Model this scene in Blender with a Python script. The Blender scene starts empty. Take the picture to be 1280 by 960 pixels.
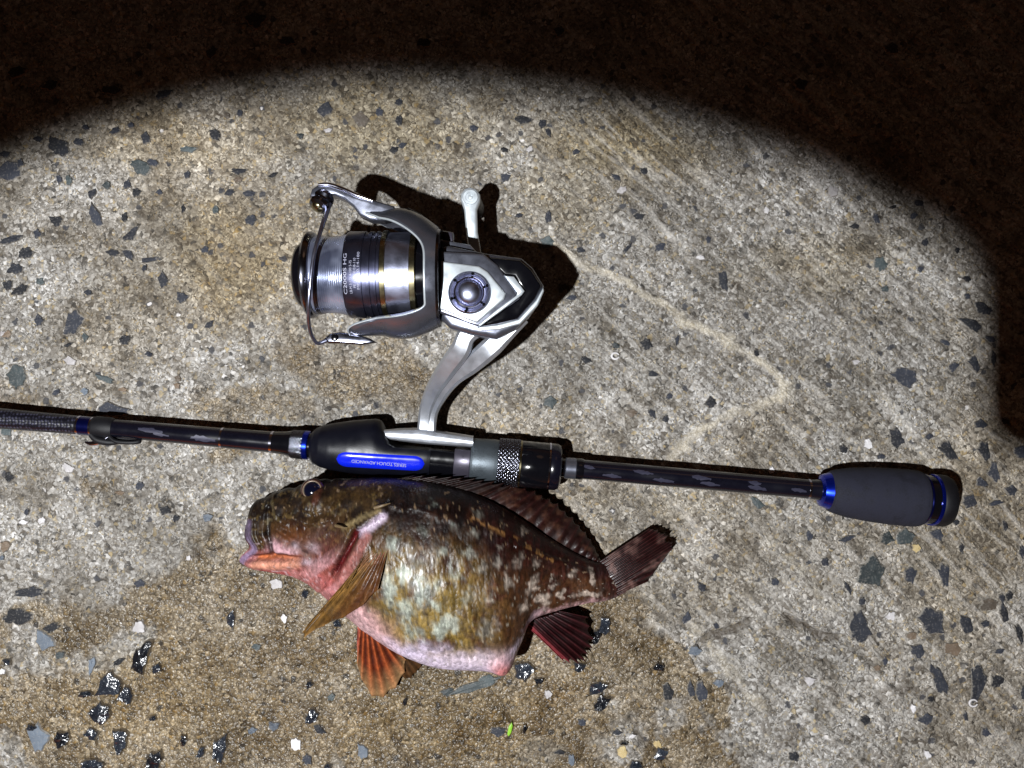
import bpy, bmesh, math, random
import numpy as np
from mathutils import Vector, Matrix

# ------------------------------------------------------------------ camera, sky, light, exposure
H = 0.45                       # the phone is held 45 cm above the concrete
K = 0.42e-3 / H                # metres per photo pixel, per metre of distance
sc = bpy.context.scene
C = sc.collection
cd = bpy.data.cameras.new('camera'); cam = bpy.data.objects.new('camera', cd); C.objects.link(cam)
cam.location = (0, 0, H)
cd.sensor_width = 36; cd.lens = 36 / (1280 * K); cd.clip_start = 0.005; cd.clip_end = 200
sc.camera = cam

w = bpy.data.worlds.new('World'); sc.world = w; w.use_nodes = True
wn = w.node_tree.nodes; wl = w.node_tree.links
sky = wn.new('ShaderNodeTexSky'); sky.sky_type = 'NISHITA'; sky.sun_disc = False
sky.sun_elevation = math.radians(1.5); sky.sun_rotation = math.radians(200)
mul = wn.new('ShaderNodeMix'); mul.data_type = 'RGBA'; mul.blend_type = 'MULTIPLY'
mul.inputs[0].default_value = 1; mul.inputs[7].default_value = (1.0, 0.44, 0.27, 1)
wl.new(sky.outputs[0], mul.inputs[6]); wl.new(mul.outputs[2], wn['Background'].inputs[0])
wn['Background'].inputs[1].default_value = 0.052

sd = bpy.data.lights.new('harbour_glow', 'SUN'); sd.energy = 0.02; sd.angle = math.radians(15); sd.color = (1, .55, .3)
so = bpy.data.objects.new('harbour_glow', sd); C.objects.link(so)
so.rotation_euler = (math.radians(50), 0, math.radians(160))

LP = Vector((-0.20, -0.12, 0.75))          # head torch of the angler
ld = bpy.data.lights.new('torch_beam', 'SPOT'); lo = bpy.data.objects.new('torch_beam', ld); C.objects.link(lo)
ld.energy = 42; ld.color = (0.97, 0.985, 1.0); ld.shadow_soft_size = 0.007; ld.spot_blend = 0.105
lo.location = LP

sc.view_settings.view_transform = 'Standard'; sc.view_settings.look = 'None'
sc.view_settings.exposure = 0; sc.view_settings.gamma = 1; sc.view_settings.use_curve_mapping = False
sc.render.engine = 'CYCLES'
sc.cycles.max_bounces = 5; sc.cycles.caustics_reflective = False; sc.cycles.caustics_refractive = False

def P(px, py, z=0.0):          # photo pixel on the level z
    s = K * (H - z)
    return Vector(((px - 640) * s, -(py - 480) * s, z))

# the rim of the beam where it meets the ground -> the beam's axis and opening
rim = [(0, 172), (200, 122), (400, 91), (600, 84), (800, 107), (1000, 172), (1150, 247), (1240, 303)]
A = np.array([(P(*p) - LP).normalized() for p in rim])
ax = np.linalg.lstsq(A, np.ones(len(A)), rcond=None)[0]
cosang = 1 / np.linalg.norm(ax); ax = Vector(ax / np.linalg.norm(ax))
ld.spot_size = min(2 * math.acos(cosang) * 1.0, math.pi)
lo.rotation_euler = ax.to_track_quat('-Z', 'Y').to_euler()

rnd = random.Random(7); nr = np.random.RandomState(11)

# ------------------------------------------------------------------ helpers
TAB = nr.rand(256, 256)
def vnoise(x, y, sx=0):
    x = np.asarray(x, float) + 37.3 * sx; y = np.asarray(y, float) + 17.9 * sx
    xi = np.floor(x).astype(int); yi = np.floor(y).astype(int)
    fx = x - xi; fy = y - yi
    fx = fx * fx * (3 - 2 * fx); fy = fy * fy * (3 - 2 * fy)
    a = TAB[xi & 255, yi & 255]; b = TAB[(xi + 1) & 255, yi & 255]
    c = TAB[xi & 255, (yi + 1) & 255]; d = TAB[(xi + 1) & 255, (yi + 1) & 255]
    return (a * (1 - fx) + b * fx) * (1 - fy) + (c * (1 - fx) + d * fx) * fy - 0.5
def fbm(x, y, sx=0, o=4):
    r = 0; a = 1; t = 0
    for i in range(o):
        r = r + a * vnoise(x * 2 ** i, y * 2 ** i, sx + i * 3); t += a; a *= .55
    return r / t * 2
def sst(a, b, x):
    t = np.clip((x - a) / (b - a), 0, 1); return t * t * (3 - 2 * t)
def lin(c):
    c = np.asarray(c, float) / 255
    return np.where(c <= .04045, c / 12.92, ((c + .055) / 1.055) ** 2.4)
def polydist(X, Y, pts):
    d = np.full(np.shape(X), 1e9)
    for (x0, y0), (x1, y1) in zip(pts[:-1], pts[1:]):
        vx, vy = x1 - x0, y1 - y0
        t = np.clip(((X - x0) * vx + (Y - y0) * vy) / (vx * vx + vy * vy), 0, 1)
        d = np.minimum(d, np.hypot(X - x0 - t * vx, Y - y0 - t * vy))
    return d
def cr(pts, n):                # smooth interpolation of a list of tuples
    p = np.array(pts, float); m = len(p) - 1
    t = np.linspace(0, m, n); i = np.clip(np.floor(t).astype(int), 0, m - 1); f = (t - i)[:, None]
    g = lambda k: p[np.clip(k, 0, m)]
    p0, p1, p2, p3 = g(i - 1), g(i), g(i + 1), g(i + 2)
    return .5 * (2 * p1 + (p2 - p0) * f + (2 * p0 - 5 * p1 + 4 * p2 - p3) * f ** 2 + (3 * p1 - p0 - 3 * p2 + p3) * f ** 3)

def root(name, loc, label, cat):
    o = bpy.data.objects.new(name, None); C.objects.link(o); o.location = loc; o.empty_display_size = .02
    o['label'] = label; o['category'] = cat
    return o
def wloc(o):
    v = Vector((0, 0, 0))
    while o is not None: v += o.location; o = o.parent
    return v
def mk(name, verts, faces, m, parent=None, smooth=True, col=None, at=None, sharp=None):
    V = np.array([tuple(v) for v in verts], float) if not isinstance(verts, np.ndarray) else verts
    b = wloc(parent) if parent else Vector((0, 0, 0))
    loc = Vector(at) if at is not None else Vector(V.mean(0))
    me = bpy.data.meshes.new(name)
    me.from_pydata((V - np.array(loc)).tolist(), [], [tuple(int(i) for i in f) for f in faces]); me.update()
    if smooth:
        me.polygons.foreach_set('use_smooth', [True] * len(me.polygons))
        if sharp: me.set_sharp_from_angle(angle=math.radians(sharp))
    if col is not None:
        a = me.color_attributes.new('Col', 'FLOAT_COLOR', 'POINT')
        a.data.foreach_set('color', np.concatenate([col, np.ones((len(V), 1))], 1).ravel())
    me.materials.append(m)
    o = bpy.data.objects.new(name, me); C.objects.link(o)
    o.parent = parent; o.location = loc - b
    return o
def gridfaces(nu, nv, closev=False, off=0):
    f = []
    for i in range(nu - 1):
        for j in range(nv if closev else nv - 1):
            k = (j + 1) % nv
            f.append((off + i * nv + j, off + (i + 1) * nv + j, off + (i + 1) * nv + k, off + i * nv + k))
    return f
def lathe(name, prof, O, ex, ey, ez, s, m, parent, n=64, sharp=35, fn=None, sub=1):
    """prof: (x, r) in pixels along ex; ring in the ey/ez plane; fn(x, th, r) -> r"""
    pr = []
    for (a, b) in zip(prof[:-1], prof[1:]):
        for k in range(sub): t = k / sub; pr.append((a[0] + (b[0] - a[0]) * t, a[1] + (b[1] - a[1]) * t))
    pr.append(prof[-1])
    V = []
    for x, r in pr:
        for j in range(n):
            th = 2 * math.pi * j / n
            rr = fn(x, th, r) if fn else r
            V.append(O + ex * (x * s) + ey * (rr * s * math.cos(th)) + ez * (rr * s * math.sin(th)))
    F = gridfaces(len(pr), n, True)
    F.append(tuple(range(n))[::-1]); F.append(tuple((len(pr) - 1) * n + j for j in range(n)))
    F = [f[::-1] for f in F]
    return mk(name, V, F, m, parent, sharp=sharp)
def plate(name, poly, ztop, depth, m, parent, bev=0.0006, seg=2, zs=None):
    """image-plane outline (photo px) on the level ztop, extruded straight down"""
    bm = bmesh.new()
    pts = [P(x, y, ztop) for x, y in poly]
    c = sum(pts, Vector()) / len(pts)
    vs = [bm.verts.new(p - c) for p in pts]
    f = bm.faces.new(vs)
    if f.normal.z < 0 or True:
        f.normal_update()
        if f.normal.z < 0: f.normal_flip()
    r = bmesh.ops.extrude_face_region(bm, geom=[f])
    nv = [g for g in r['geom'] if isinstance(g, bmesh.types.BMVert)]
    top = [g for g in r['geom'] if isinstance(g, bmesh.types.BMFace)]
    for v in vs: v.co.z -= depth
    bmesh.ops.recalc_face_normals(bm, faces=bm.faces[:])
    ed = [e for e in bm.edges if all(v in nv for v in e.verts)]
    if bev: bmesh.ops.bevel(bm, geom=ed, offset=bev, segments=seg, affect='EDGES', profile=.5, clamp_overlap=True)
    me = bpy.data.meshes.new(name); bm.to_mesh(me); bm.free()
    me.polygons.foreach_set('use_smooth', [True] * len(me.polygons)); me.set_sharp_from_angle(angle=math.radians(30))
    me.materials.append(m)
    o = bpy.data.objects.new(name, me); C.objects.link(o); o.parent = parent; o.location = c - wloc(parent)
    return o
def tube(name, pts, rad, m, parent, n=10, npts=40, flat=1.0, up=Vector((0, 0, 1))):
    """pts world, rad list (metres) at the pts"""
    Q = cr([tuple(p) + (r,) for p, r in zip(pts, rad)], npts)
    V = []
    for i in range(npts):
        a = Vector(Q[max(i - 1, 0), :3]); b = Vector(Q[min(i + 1, npts - 1), :3]); t = (b - a).normalized()
        s = t.cross(up).normalized(); u = s.cross(t)
        for j in range(n):
            th = 2 * math.pi * j / n
            V.append(Vector(Q[i, :3]) + (s * math.cos(th) + u * math.sin(th) * flat) * Q[i, 3])
    F = gridfaces(npts, n, True); F.append(tuple(range(n))[::-1]); F.append(tuple((npts - 1) * n + j for j in range(n)))
    return mk(name, V, F, m, parent, sharp=50)
def text_mesh(txt, size, extr=0.0):
    cu = bpy.data.curves.new('t', 'FONT'); cu.body = txt; cu.size = size; cu.align_x = 'CENTER'; cu.align_y = 'CENTER'
    cu.resolution_u = 3
    o = bpy.data.objects.new('t', cu); C.objects.link(o)
    dg = bpy.context.evaluated_depsgraph_get(); dg.update()
    me = bpy.data.meshes.new_from_object(o.evaluated_get(dg))
    V = np.array([v.co[:] for v in me.vertices]); F = [tuple(p.vertices) for p in me.polygons]
    bpy.data.objects.remove(o); bpy.data.curves.remove(cu); bpy.data.meshes.remove(me)
    return V, F

# ------------------------------------------------------------------ materials
def newmat(name):
    m = bpy.data.materials.new(name); m.use_nodes = True
    return m, m.node_tree.nodes, m.node_tree.links, m.node_tree.nodes['Principled BSDF']
def simple(name, srgb, rough=.5, metal=0., coat=0., var=.12, nscale=900, bump=.15, bdist=.0002, spec=.5):
    m, N, L, b = newmat(name)
    c = lin(srgb)
    tc = N.new('ShaderNodeTexCoord')
    no = N.new('ShaderNodeTexNoise'); no.inputs['Scale'].default_value = nscale; no.inputs['Detail'].default_value = 4
    L.new(tc.outputs['Object'], no.inputs['Vector'])
    n2 = N.new('ShaderNodeTexNoise'); n2.inputs['Scale'].default_value = nscale / 14; n2.inputs['Detail'].default_value = 5
    L.new(tc.outputs['Object'], n2.inputs['Vector'])
    ad = N.new('ShaderNodeMath'); ad.operation = 'ADD'; L.new(no.outputs[0], ad.inputs[0]); L.new(n2.outputs[0], ad.inputs[1])
    r = N.new('ShaderNodeValToRGB'); L.new(ad.outputs[0], r.inputs[0])
    e = r.color_ramp.elements; e[0].position = .7; e[1].position = 1.3 if False else 1.0
    e[0].color = tuple(c * (1 - var)) + (1,); e[1].color = tuple(np.minimum(c * (1 + var), 1)) + (1,)
    L.new(r.outputs[0], b.inputs['Base Color'])
    mr = N.new('ShaderNodeMapRange'); L.new(n2.outputs[0], mr.inputs[0])
    mr.inputs[1].default_value = .3; mr.inputs[2].default_value = .7
    mr.inputs[3].default_value = max(rough - .08, .02); mr.inputs[4].default_value = min(rough + .1, 1)
    L.new(mr.outputs[0], b.inputs['Roughness'])
    b.inputs['Metallic'].default_value = metal; b.inputs['Coat Weight'].default_value = coat
    b.inputs['Specular IOR Level'].default_value = spec
    if bump:
        bu = N.new('ShaderNodeBump'); bu.inputs['Strength'].default_value = bump; bu.inputs['Distance'].default_value = bdist
        L.new(no.outputs[0], bu.inputs['Height']); L.new(bu.outputs[0], b.inputs['Normal'])
    return m
def colattr(name, rough=.35, coat=.3, bump=.3, bscale=420, bdist=.0006, mott=.35, trans=0.):
    m, N, L, b = newmat(name)
    at = N.new('ShaderNodeAttribute'); at.attribute_name = 'Col'
    tc = N.new('ShaderNodeTexCoord')
    no = N.new('ShaderNodeTexNoise'); no.inputs['Scale'].default_value = 480; no.inputs['Detail'].default_value = 6; no.inputs['Roughness'].default_value = .65
    L.new(tc.outputs['Object'], no.inputs['Vector'])
    mr = N.new('ShaderNodeMapRange'); L.new(no.outputs[0], mr.inputs[0]); mr.inputs[1].default_value = .3; mr.inputs[2].default_value = .7
    mr.inputs[3].default_value = 1 - mott; mr.inputs[4].default_value = 1 + mott
    mx = N.new('ShaderNodeVectorMath'); mx.operation = 'SCALE'; L.new(at.outputs['Color'], mx.inputs[0]); L.new(mr.outputs[0], mx.inputs['Scale'])
    vo = N.new('ShaderNodeTexVoronoi'); vo.inputs['Scale'].default_value = bscale; L.new(tc.outputs['Object'], vo.inputs['Vector'])
    sp = N.new('ShaderNodeSeparateColor'); L.new(vo.outputs['Color'], sp.inputs[0])
    mp = N.new('ShaderNodeMapRange'); L.new(sp.outputs[0], mp.inputs[0]); mp.inputs[3].default_value = 1 - mott; mp.inputs[4].default_value = 1 + mott
    my = N.new('ShaderNodeVectorMath'); my.operation = 'SCALE'; L.new(mx.outputs[0], my.inputs[0]); L.new(mp.outputs[0], my.inputs['Scale'])
    L.new(my.outputs[0], b.inputs['Base Color'])
    n2 = N.new('ShaderNodeTexNoise'); n2.inputs['Scale'].default_value = 120; n2.inputs['Detail'].default_value = 5; L.new(tc.outputs['Object'], n2.inputs['Vector'])
    msc = N.new('ShaderNodeMapping'); L.new(tc.outputs['Object'], msc.inputs[0]); msc.inputs['Scale'].default_value = (1, .6, .6); L.new(msc.outputs[0], vo.inputs['Vector'])
    b1 = N.new('ShaderNodeBump'); b1.inputs['Strength'].default_value = bump; b1.inputs['Distance'].default_value = bdist; b1.invert = True
    L.new(vo.outputs['Distance'], b1.inputs['Height'])
    b2 = N.new('ShaderNodeBump'); b2.inputs['Strength'].default_value = .35; b2.inputs['Distance'].default_value = .002
    L.new(n2.outputs[0], b2.inputs['Height']); L.new(b2.outputs[0], b1.inputs['Normal'])
    L.new(b1.outputs[0], b.inputs['Normal'])
    m2 = N.new('ShaderNodeMapRange'); L.new(n2.outputs[0], m2.inputs[0]); m2.inputs[1].default_value = .35; m2.inputs[2].default_value = .65
    m2.inputs[3].default_value = rough - .12; m2.inputs[4].default_value = rough + .15
    L.new(m2.outputs[0], b.inputs['Roughness'])
    b.inputs['Coat Weight'].default_value = coat; b.inputs['Coat Roughness'].default_value = .18
    b.inputs['Specular IOR Level'].default_value = .27
    return m

M = {}
M['silver_paint'] = simple('silver_paint', (196, 204, 210), .36, .6, .25, .05, 2500, .06)
M['stem_silver'] = simple('stem_silver', (178, 182, 190), .36, .75, .2, .06, 2500, .06)
M['grey_paint'] = simple('grey_paint', (106, 109, 121), .29, .8, .25, .06, 2500, .06)
M['dark_grey_paint'] = simple('dark_grey_paint', (66, 63, 74), .34, .5, .3, .06, 2500, .06)
M['gloss_black'] = simple('gloss_black', (9, 9, 13), .14, .0, .3, .1, 1500, .0, .0002, .35)
M['chrome'] = simple('chrome', (190, 190, 205), .12, 1., .0, .05, 1500, .0)
M['dark_chrome'] = simple('dark_chrome', (112, 114, 126), .2, 1., .0, .05, 1500, .0)
M['machined'] = simple('machined', (150, 154, 176), .36, 1., .0, .1, 1800, .12)
M['gold'] = simple('gold', (150, 142, 112), .26, 1., .0, .08, 1800, .0)
M['spool_dark'] = simple('spool_dark', (74, 76, 96), .33, .95, .3, .08, 1800, .05)
M['white_ink'] = simple('white_ink', (150, 152, 172), .5, 0, 0, .03, 1800, 0)
M['grip_foam'] = simple('grip_foam', (27, 28, 39), .85, 0, 0, .35, 2200, .5, .0005, .3)
M['soft_black'] = simple('soft_black', (10, 11, 19), .36, 0, .0, .15, 1800, .1, .0002, .22)
M['blank_black'] = simple('blank_black', (11, 11, 20), .20, 0, .3, .2, 900, .0, .0002, .4)
M['blue_anodised'] = simple('blue_anodised', (14, 38, 165), .24, .9, .4, .08, 1500, .0)
M['navy'] = simple('navy', (9, 16, 74), .24, .8, .4, .08, 1500, .0)
M['blue_inlay'] = simple('blue_inlay', (10, 30, 190), .22, .0, .6, .15, 1500, .0)
M['hood_grey'] = simple('hood_grey', (72, 79, 85), .45, .6, .0, .2, 1500, .25)
M['rubber'] = simple('rubber', (14, 14, 18), .55, 0, 0, .2, 1800, .2, .0002, .3)
M['knob'] = simple('knob', (20, 20, 24), .4, 0, 0, .2, 1800, .1)
M['phone_glass'] = simple('phone_glass', (10, 10, 12), .1, 0, .5, .05, 500, 0)
M['phone_metal'] = simple('phone_metal', (45, 47, 52), .35, .9, 0, .05, 500, 0)
M['patch_grey'] = simple('patch_grey', (46, 46, 61), .35, .2, .4, .25, 900, 0)

def line_mat():
    m, N, L, b = newmat('nylon_line')
    tc = N.new('ShaderNodeTexCoord')
    wv = N.new('ShaderNodeTexWave'); wv.inputs['Scale'].default_value = 330; wv.inputs['Distortion'].default_value = 2.0
    wv.inputs['Detail'].default_value = 3
    L.new(tc.outputs['Object'], wv.inputs['Vector'])
    bu = N.new('ShaderNodeBump'); bu.inputs['Strength'].default_value = .35; bu.inputs['Distance'].default_value = .0003
    L.new(wv.outputs['Fac'], bu.inputs['Height']); L.new(bu.outputs[0], b.inputs['Normal'])
    no = N.new('ShaderNodeTexNoise'); no.inputs['Scale'].default_value = 90; L.new(tc.outputs['Object'], no.inputs['Vector'])
    r = N.new('ShaderNodeValToRGB'); L.new(no.outputs[0], r.inputs[0])
    r.color_ramp.elements[0].color = tuple(lin((84, 90, 112))) + (1,); r.color_ramp.elements[0].position = .35
    r.color_ramp.elements[1].color = tuple(lin((170, 178, 204))) + (1,); r.color_ramp.elements[1].position = .65
    L.new(r.outputs[0], b.inputs['Base Color'])
    b.inputs['Metallic'].default_value = .65; b.inputs['Roughness'].default_value = .27
    return m
M['line'] = line_mat()
def weave_mat():
    m, N, L, b = newmat('carbon_weave')
    tc = N.new('ShaderNodeTexCoord')
    ck = N.new('ShaderNodeTexVoronoi'); ck.inputs['Scale'].default_value = 620; ck.inputs['Randomness'].default_value = .35
    L.new(tc.outputs['Object'], ck.inputs['Vector'])
    r = N.new('ShaderNodeValToRGB'); L.new(ck.outputs['Distance'], r.inputs[0])
    r.color_ramp.elements[0].color = tuple(lin((60, 60, 78))) + (1,); r.color_ramp.elements[0].position = .1
    r.color_ramp.elements[1].color = tuple(lin((12, 12, 20))) + (1,); r.color_ramp.elements[1].position = .5
    L.new(r.outputs[0], b.inputs['Base Color'])
    bu = N.new('ShaderNodeBump'); bu.invert = True; bu.inputs['Strength'].default_value = .5; bu.inputs['Distance'].default_value = .0005
    L.new(ck.outputs['Distance'], bu.inputs['Height']); L.new(bu.outputs[0], b.inputs['Normal'])
    b.inputs['Roughness'].default_value = .35
    return m
M['weave'] = weave_mat()

def concrete():
    m, N, L, b = newmat('weathered_concrete')
    def nd(t, **k):
        n = N.new('ShaderNode' + t)
        for a, v in k.items():
            if a in n.inputs.keys(): n.inputs[a].default_value = v
        return n
    def attr(n): a = N.new('ShaderNodeAttribute'); a.attribute_name = n; return a.outputs['Fac']
    def mixc(f, a, bb, mode='MIX'):
        x = N.new('ShaderNodeMix'); x.data_type = 'RGBA'; x.blend_type = mode
        for s, v in ((0, f), (6, a), (7, bb)):
            if hasattr(v, 'is_output'): L.new(v, x.inputs[s])
            else: x.inputs[s].default_value = v if s == 0 else tuple(v) + (1,)
        return x.outputs[2]
    def mt(op, a, bb):
        x = N.new('ShaderNodeMath'); x.operation = op
        for s, v in ((0, a), (1, bb)):
            if hasattr(v, 'is_output'): L.new(v, x.inputs[s])
            else: x.inputs[s].default_value = v
        return x.outputs[0]
    def mr(v, a, c, d=0., e=1.):
        x = N.new('ShaderNodeMapRange'); L.new(v, x.inputs[0])
        for i, q in enumerate((a, c, d, e)): x.inputs[i + 1].default_value = q
        return x.outputs[0]
    def ramp(v, stops, const=False):
        r = N.new('ShaderNodeValToRGB'); L.new(v, r.inputs[0]); cr_ = r.color_ramp
        if const: cr_.interpolation = 'CONSTANT'
        while len(cr_.elements) < len(stops): cr_.elements.new(.5)
        for e, (p, c) in zip(cr_.elements, stops): e.position = p; e.color = tuple(lin(c)) + (1,)
        return r.outputs[0]
    tc = N.new('ShaderNodeTexCoord').outputs['Object']
    # warp so that the grains are not round cells
    wn_ = nd('TexNoise', Scale=420., Detail=1.); L.new(tc, wn_.inputs['Vector'])
    wv = N.new('ShaderNodeVectorMath'); wv.operation = 'SCALE'; L.new(wn_.outputs['Color'], wv.inputs[0]); wv.inputs['Scale'].default_value = .0030
    wp = N.new('ShaderNodeVectorMath'); wp.operation = 'ADD'; L.new(tc, wp.inputs[0]); L.new(wv.outputs[0], wp.inputs[1]); W = wp.outputs[0]
    g1 = nd('TexVoronoi', Scale=560.); L.new(W, g1.inputs['Vector'])
    g2 = nd('TexVoronoi', Scale=1150.); L.new(W, g2.inputs['Vector'])
    g3 = nd('TexVoronoi', Scale=185.); L.new(W, g3.inputs['Vector'])
    def rv(g, ch):
        s = N.new('ShaderNodeSeparateColor'); L.new(g.outputs['Color'], s.inputs[0]); return s.outputs[ch]
    grains = [(0, (58, 56, 54)), (.13, (98, 90, 80)), (.28, (138, 132, 124)), (.48, (172, 168, 163)), (.66, (206, 204, 201)), (.84, (190, 172, 134)), (.91, (240, 238, 236))]
    ca = ramp(rv(g1, 0), grains, True); cb = ramp(rv(g2, 1), grains, True)
    mid = nd('TexNoise', Scale=130., Detail=5., Roughness=.6); L.new(tc, mid.inputs['Vector'])
    big = nd('TexNoise', Scale=14., Detail=5., Roughness=.6); L.new(tc, big.inputs['Vector'])
    huge = nd('TexNoise', Scale=5.5, Detail=3.); L.new(tc, huge.inputs['Vector'])
    c = mixc(mr(mid.outputs[0], .42, .58), ca, cb)
    matrix = ramp(mid.outputs[0], [(.3, (104, 100, 95)), (.7, (200, 198, 194))])
    c = mixc(mr(rv(g1, 2), 0, 1, .10, .45), c, matrix)
    # blotches: cement-rich, sandy, ochre
    c = mixc(1., c, ramp(big.outputs[0], [(.34, (190, 188, 184)), (.5, (228, 227, 225)), (.66, (255, 255, 255))]), 'MULTIPLY')
    c = mixc(mr(huge.outputs[0], .50, .68, 0, .5), c, mixc(1., c, lin((250, 230, 190)), 'MULTIPLY'))
    blot = nd('TexNoise', Scale=46., Detail=6., Roughness=.65); L.new(tc, blot.inputs['Vector'])
    c = mixc(mr(blot.outputs[0], .44, .64, 0, .7), c, mixc(1., c, lin((164, 156, 142)), 'MULTIPLY'))
    c = mixc(mt('MULTIPLY', attr('torch_tint'), .8), c, mixc(1., c, lin((240, 222, 176)), 'MULTIPLY'))  # yellowish surround of the torch light, tinted into the concrete colour
    # worn streaks
    vr = N.new('ShaderNodeVectorRotate'); vr.rotation_type = 'Z_AXIS'; L.new(tc, vr.inputs['Vector']); vr.inputs['Angle'].default_value = math.radians(42)
    rot = N.new('ShaderNodeMapping'); vd = nd('TexNoise', Scale=22., Detail=2.); L.new(tc, vd.inputs['Vector'])
    vs_ = N.new('ShaderNodeVectorMath'); vs_.operation = 'SCALE'; L.new(vd.outputs['Color'], vs_.inputs[0]); vs_.inputs['Scale'].default_value = .010
    va = N.new('ShaderNodeVectorMath'); va.operation = 'ADD'; L.new(vr.outputs[0], va.inputs[0]); L.new(vs_.outputs[0], va.inputs[1]); L.new(va.outputs[0], rot.inputs[0]); rot.inputs['Scale'].default_value = (.10, 1, 1)
    st = nd('TexNoise', Scale=260., Detail=4., Roughness=.6); L.new(rot.outputs[0], st.inputs['Vector'])
    sa = attr('streak')
    c = mixc(mt('MULTIPLY', mr(st.outputs[0], .52, .70), mt('MULTIPLY', sa, .48)), c, lin((206, 202, 196)))
    c = mixc(mt('MULTIPLY', mr(st.outputs[0], .48, .36), mt('MULTIPLY', sa, .42)), c, lin((84, 79, 72)))
    # dark grit
    dk = mt('MULTIPLY', mr(rv(g3, 0), .10, .08), mr(g3.outputs['Distance'], .36, .27))
    c = mixc(mt('MULTIPLY', dk, .9), c, lin((58, 60, 66)))
    wh = mt('MULTIPLY', mr(rv(g3, 1), .985, .99), mr(g3.outputs['Distance'], .24, .15))
    c = mixc(mt('MULTIPLY', wh, .85), c, lin((232, 228, 226)))
    # lime bloom along the cracks
    ef = attr('bloom')
    c = mixc(mt('MULTIPLY', mr(mt('ADD', ef, mt('MULTIPLY', mt('SUBTRACT', mid.outputs[0], .5), .9)), .28, .88), .76), c, ramp(g2.outputs['Distance'], [(.1, (228, 222, 210)), (.6, (186, 176, 156))]))
    ds = attr('dirt')
    c = mixc(mt('MULTIPLY', ds, .8), c, lin((62, 50, 36)))
    # sea water soaked in
    we = mr(mt('ADD', attr('wet'), mt('MULTIPLY', mt('SUBTRACT', mid.outputs[0], .5), 1.1)), .2, .8)
    wetc = mixc(1., c, lin((206, 187, 153)), 'MULTIPLY')
    c = mixc(mt('MULTIPLY', we, mr(blot.outputs[0], .35, .65, .70, 1.0)), c, wetc)
    gap_shade = mr(g1.outputs['Distance'], .35, .75)      # shade painted into the gaps between grains, stronger where soaked
    c = mixc(mt('MULTIPLY', gap_shade, mr(we, 0, 1, .25, .42)), c, lin((56, 48, 38)))
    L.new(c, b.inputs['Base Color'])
    L.new(mt('ADD', mr(we, 0, 1, .82, .34), mt('MULTIPLY', mt('SUBTRACT', mid.outputs[0], .5), .25)), b.inputs['Roughness'])
    b.inputs['Specular IOR Level'].default_value = .4
    h = mt('ADD', mt('MULTIPLY', g1.outputs['Distance'], -.9), mt('ADD', mt('MULTIPLY', mid.outputs[0], 1.6), mt('MULTIPLY', rv(g1, 1), .35)))
    h = mt('ADD', h, mt('MULTIPLY', mt('MULTIPLY', st.outputs[0], sa), 2.6))
    bu = N.new('ShaderNodeBump'); bu.inputs['Strength'].default_value = .7; bu.inputs['Distance'].default_value = .0011
    L.new(h, bu.inputs['Height']); L.new(bu.outputs[0], b.inputs['Normal'])
    return m
M['concrete'] = concrete()

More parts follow.
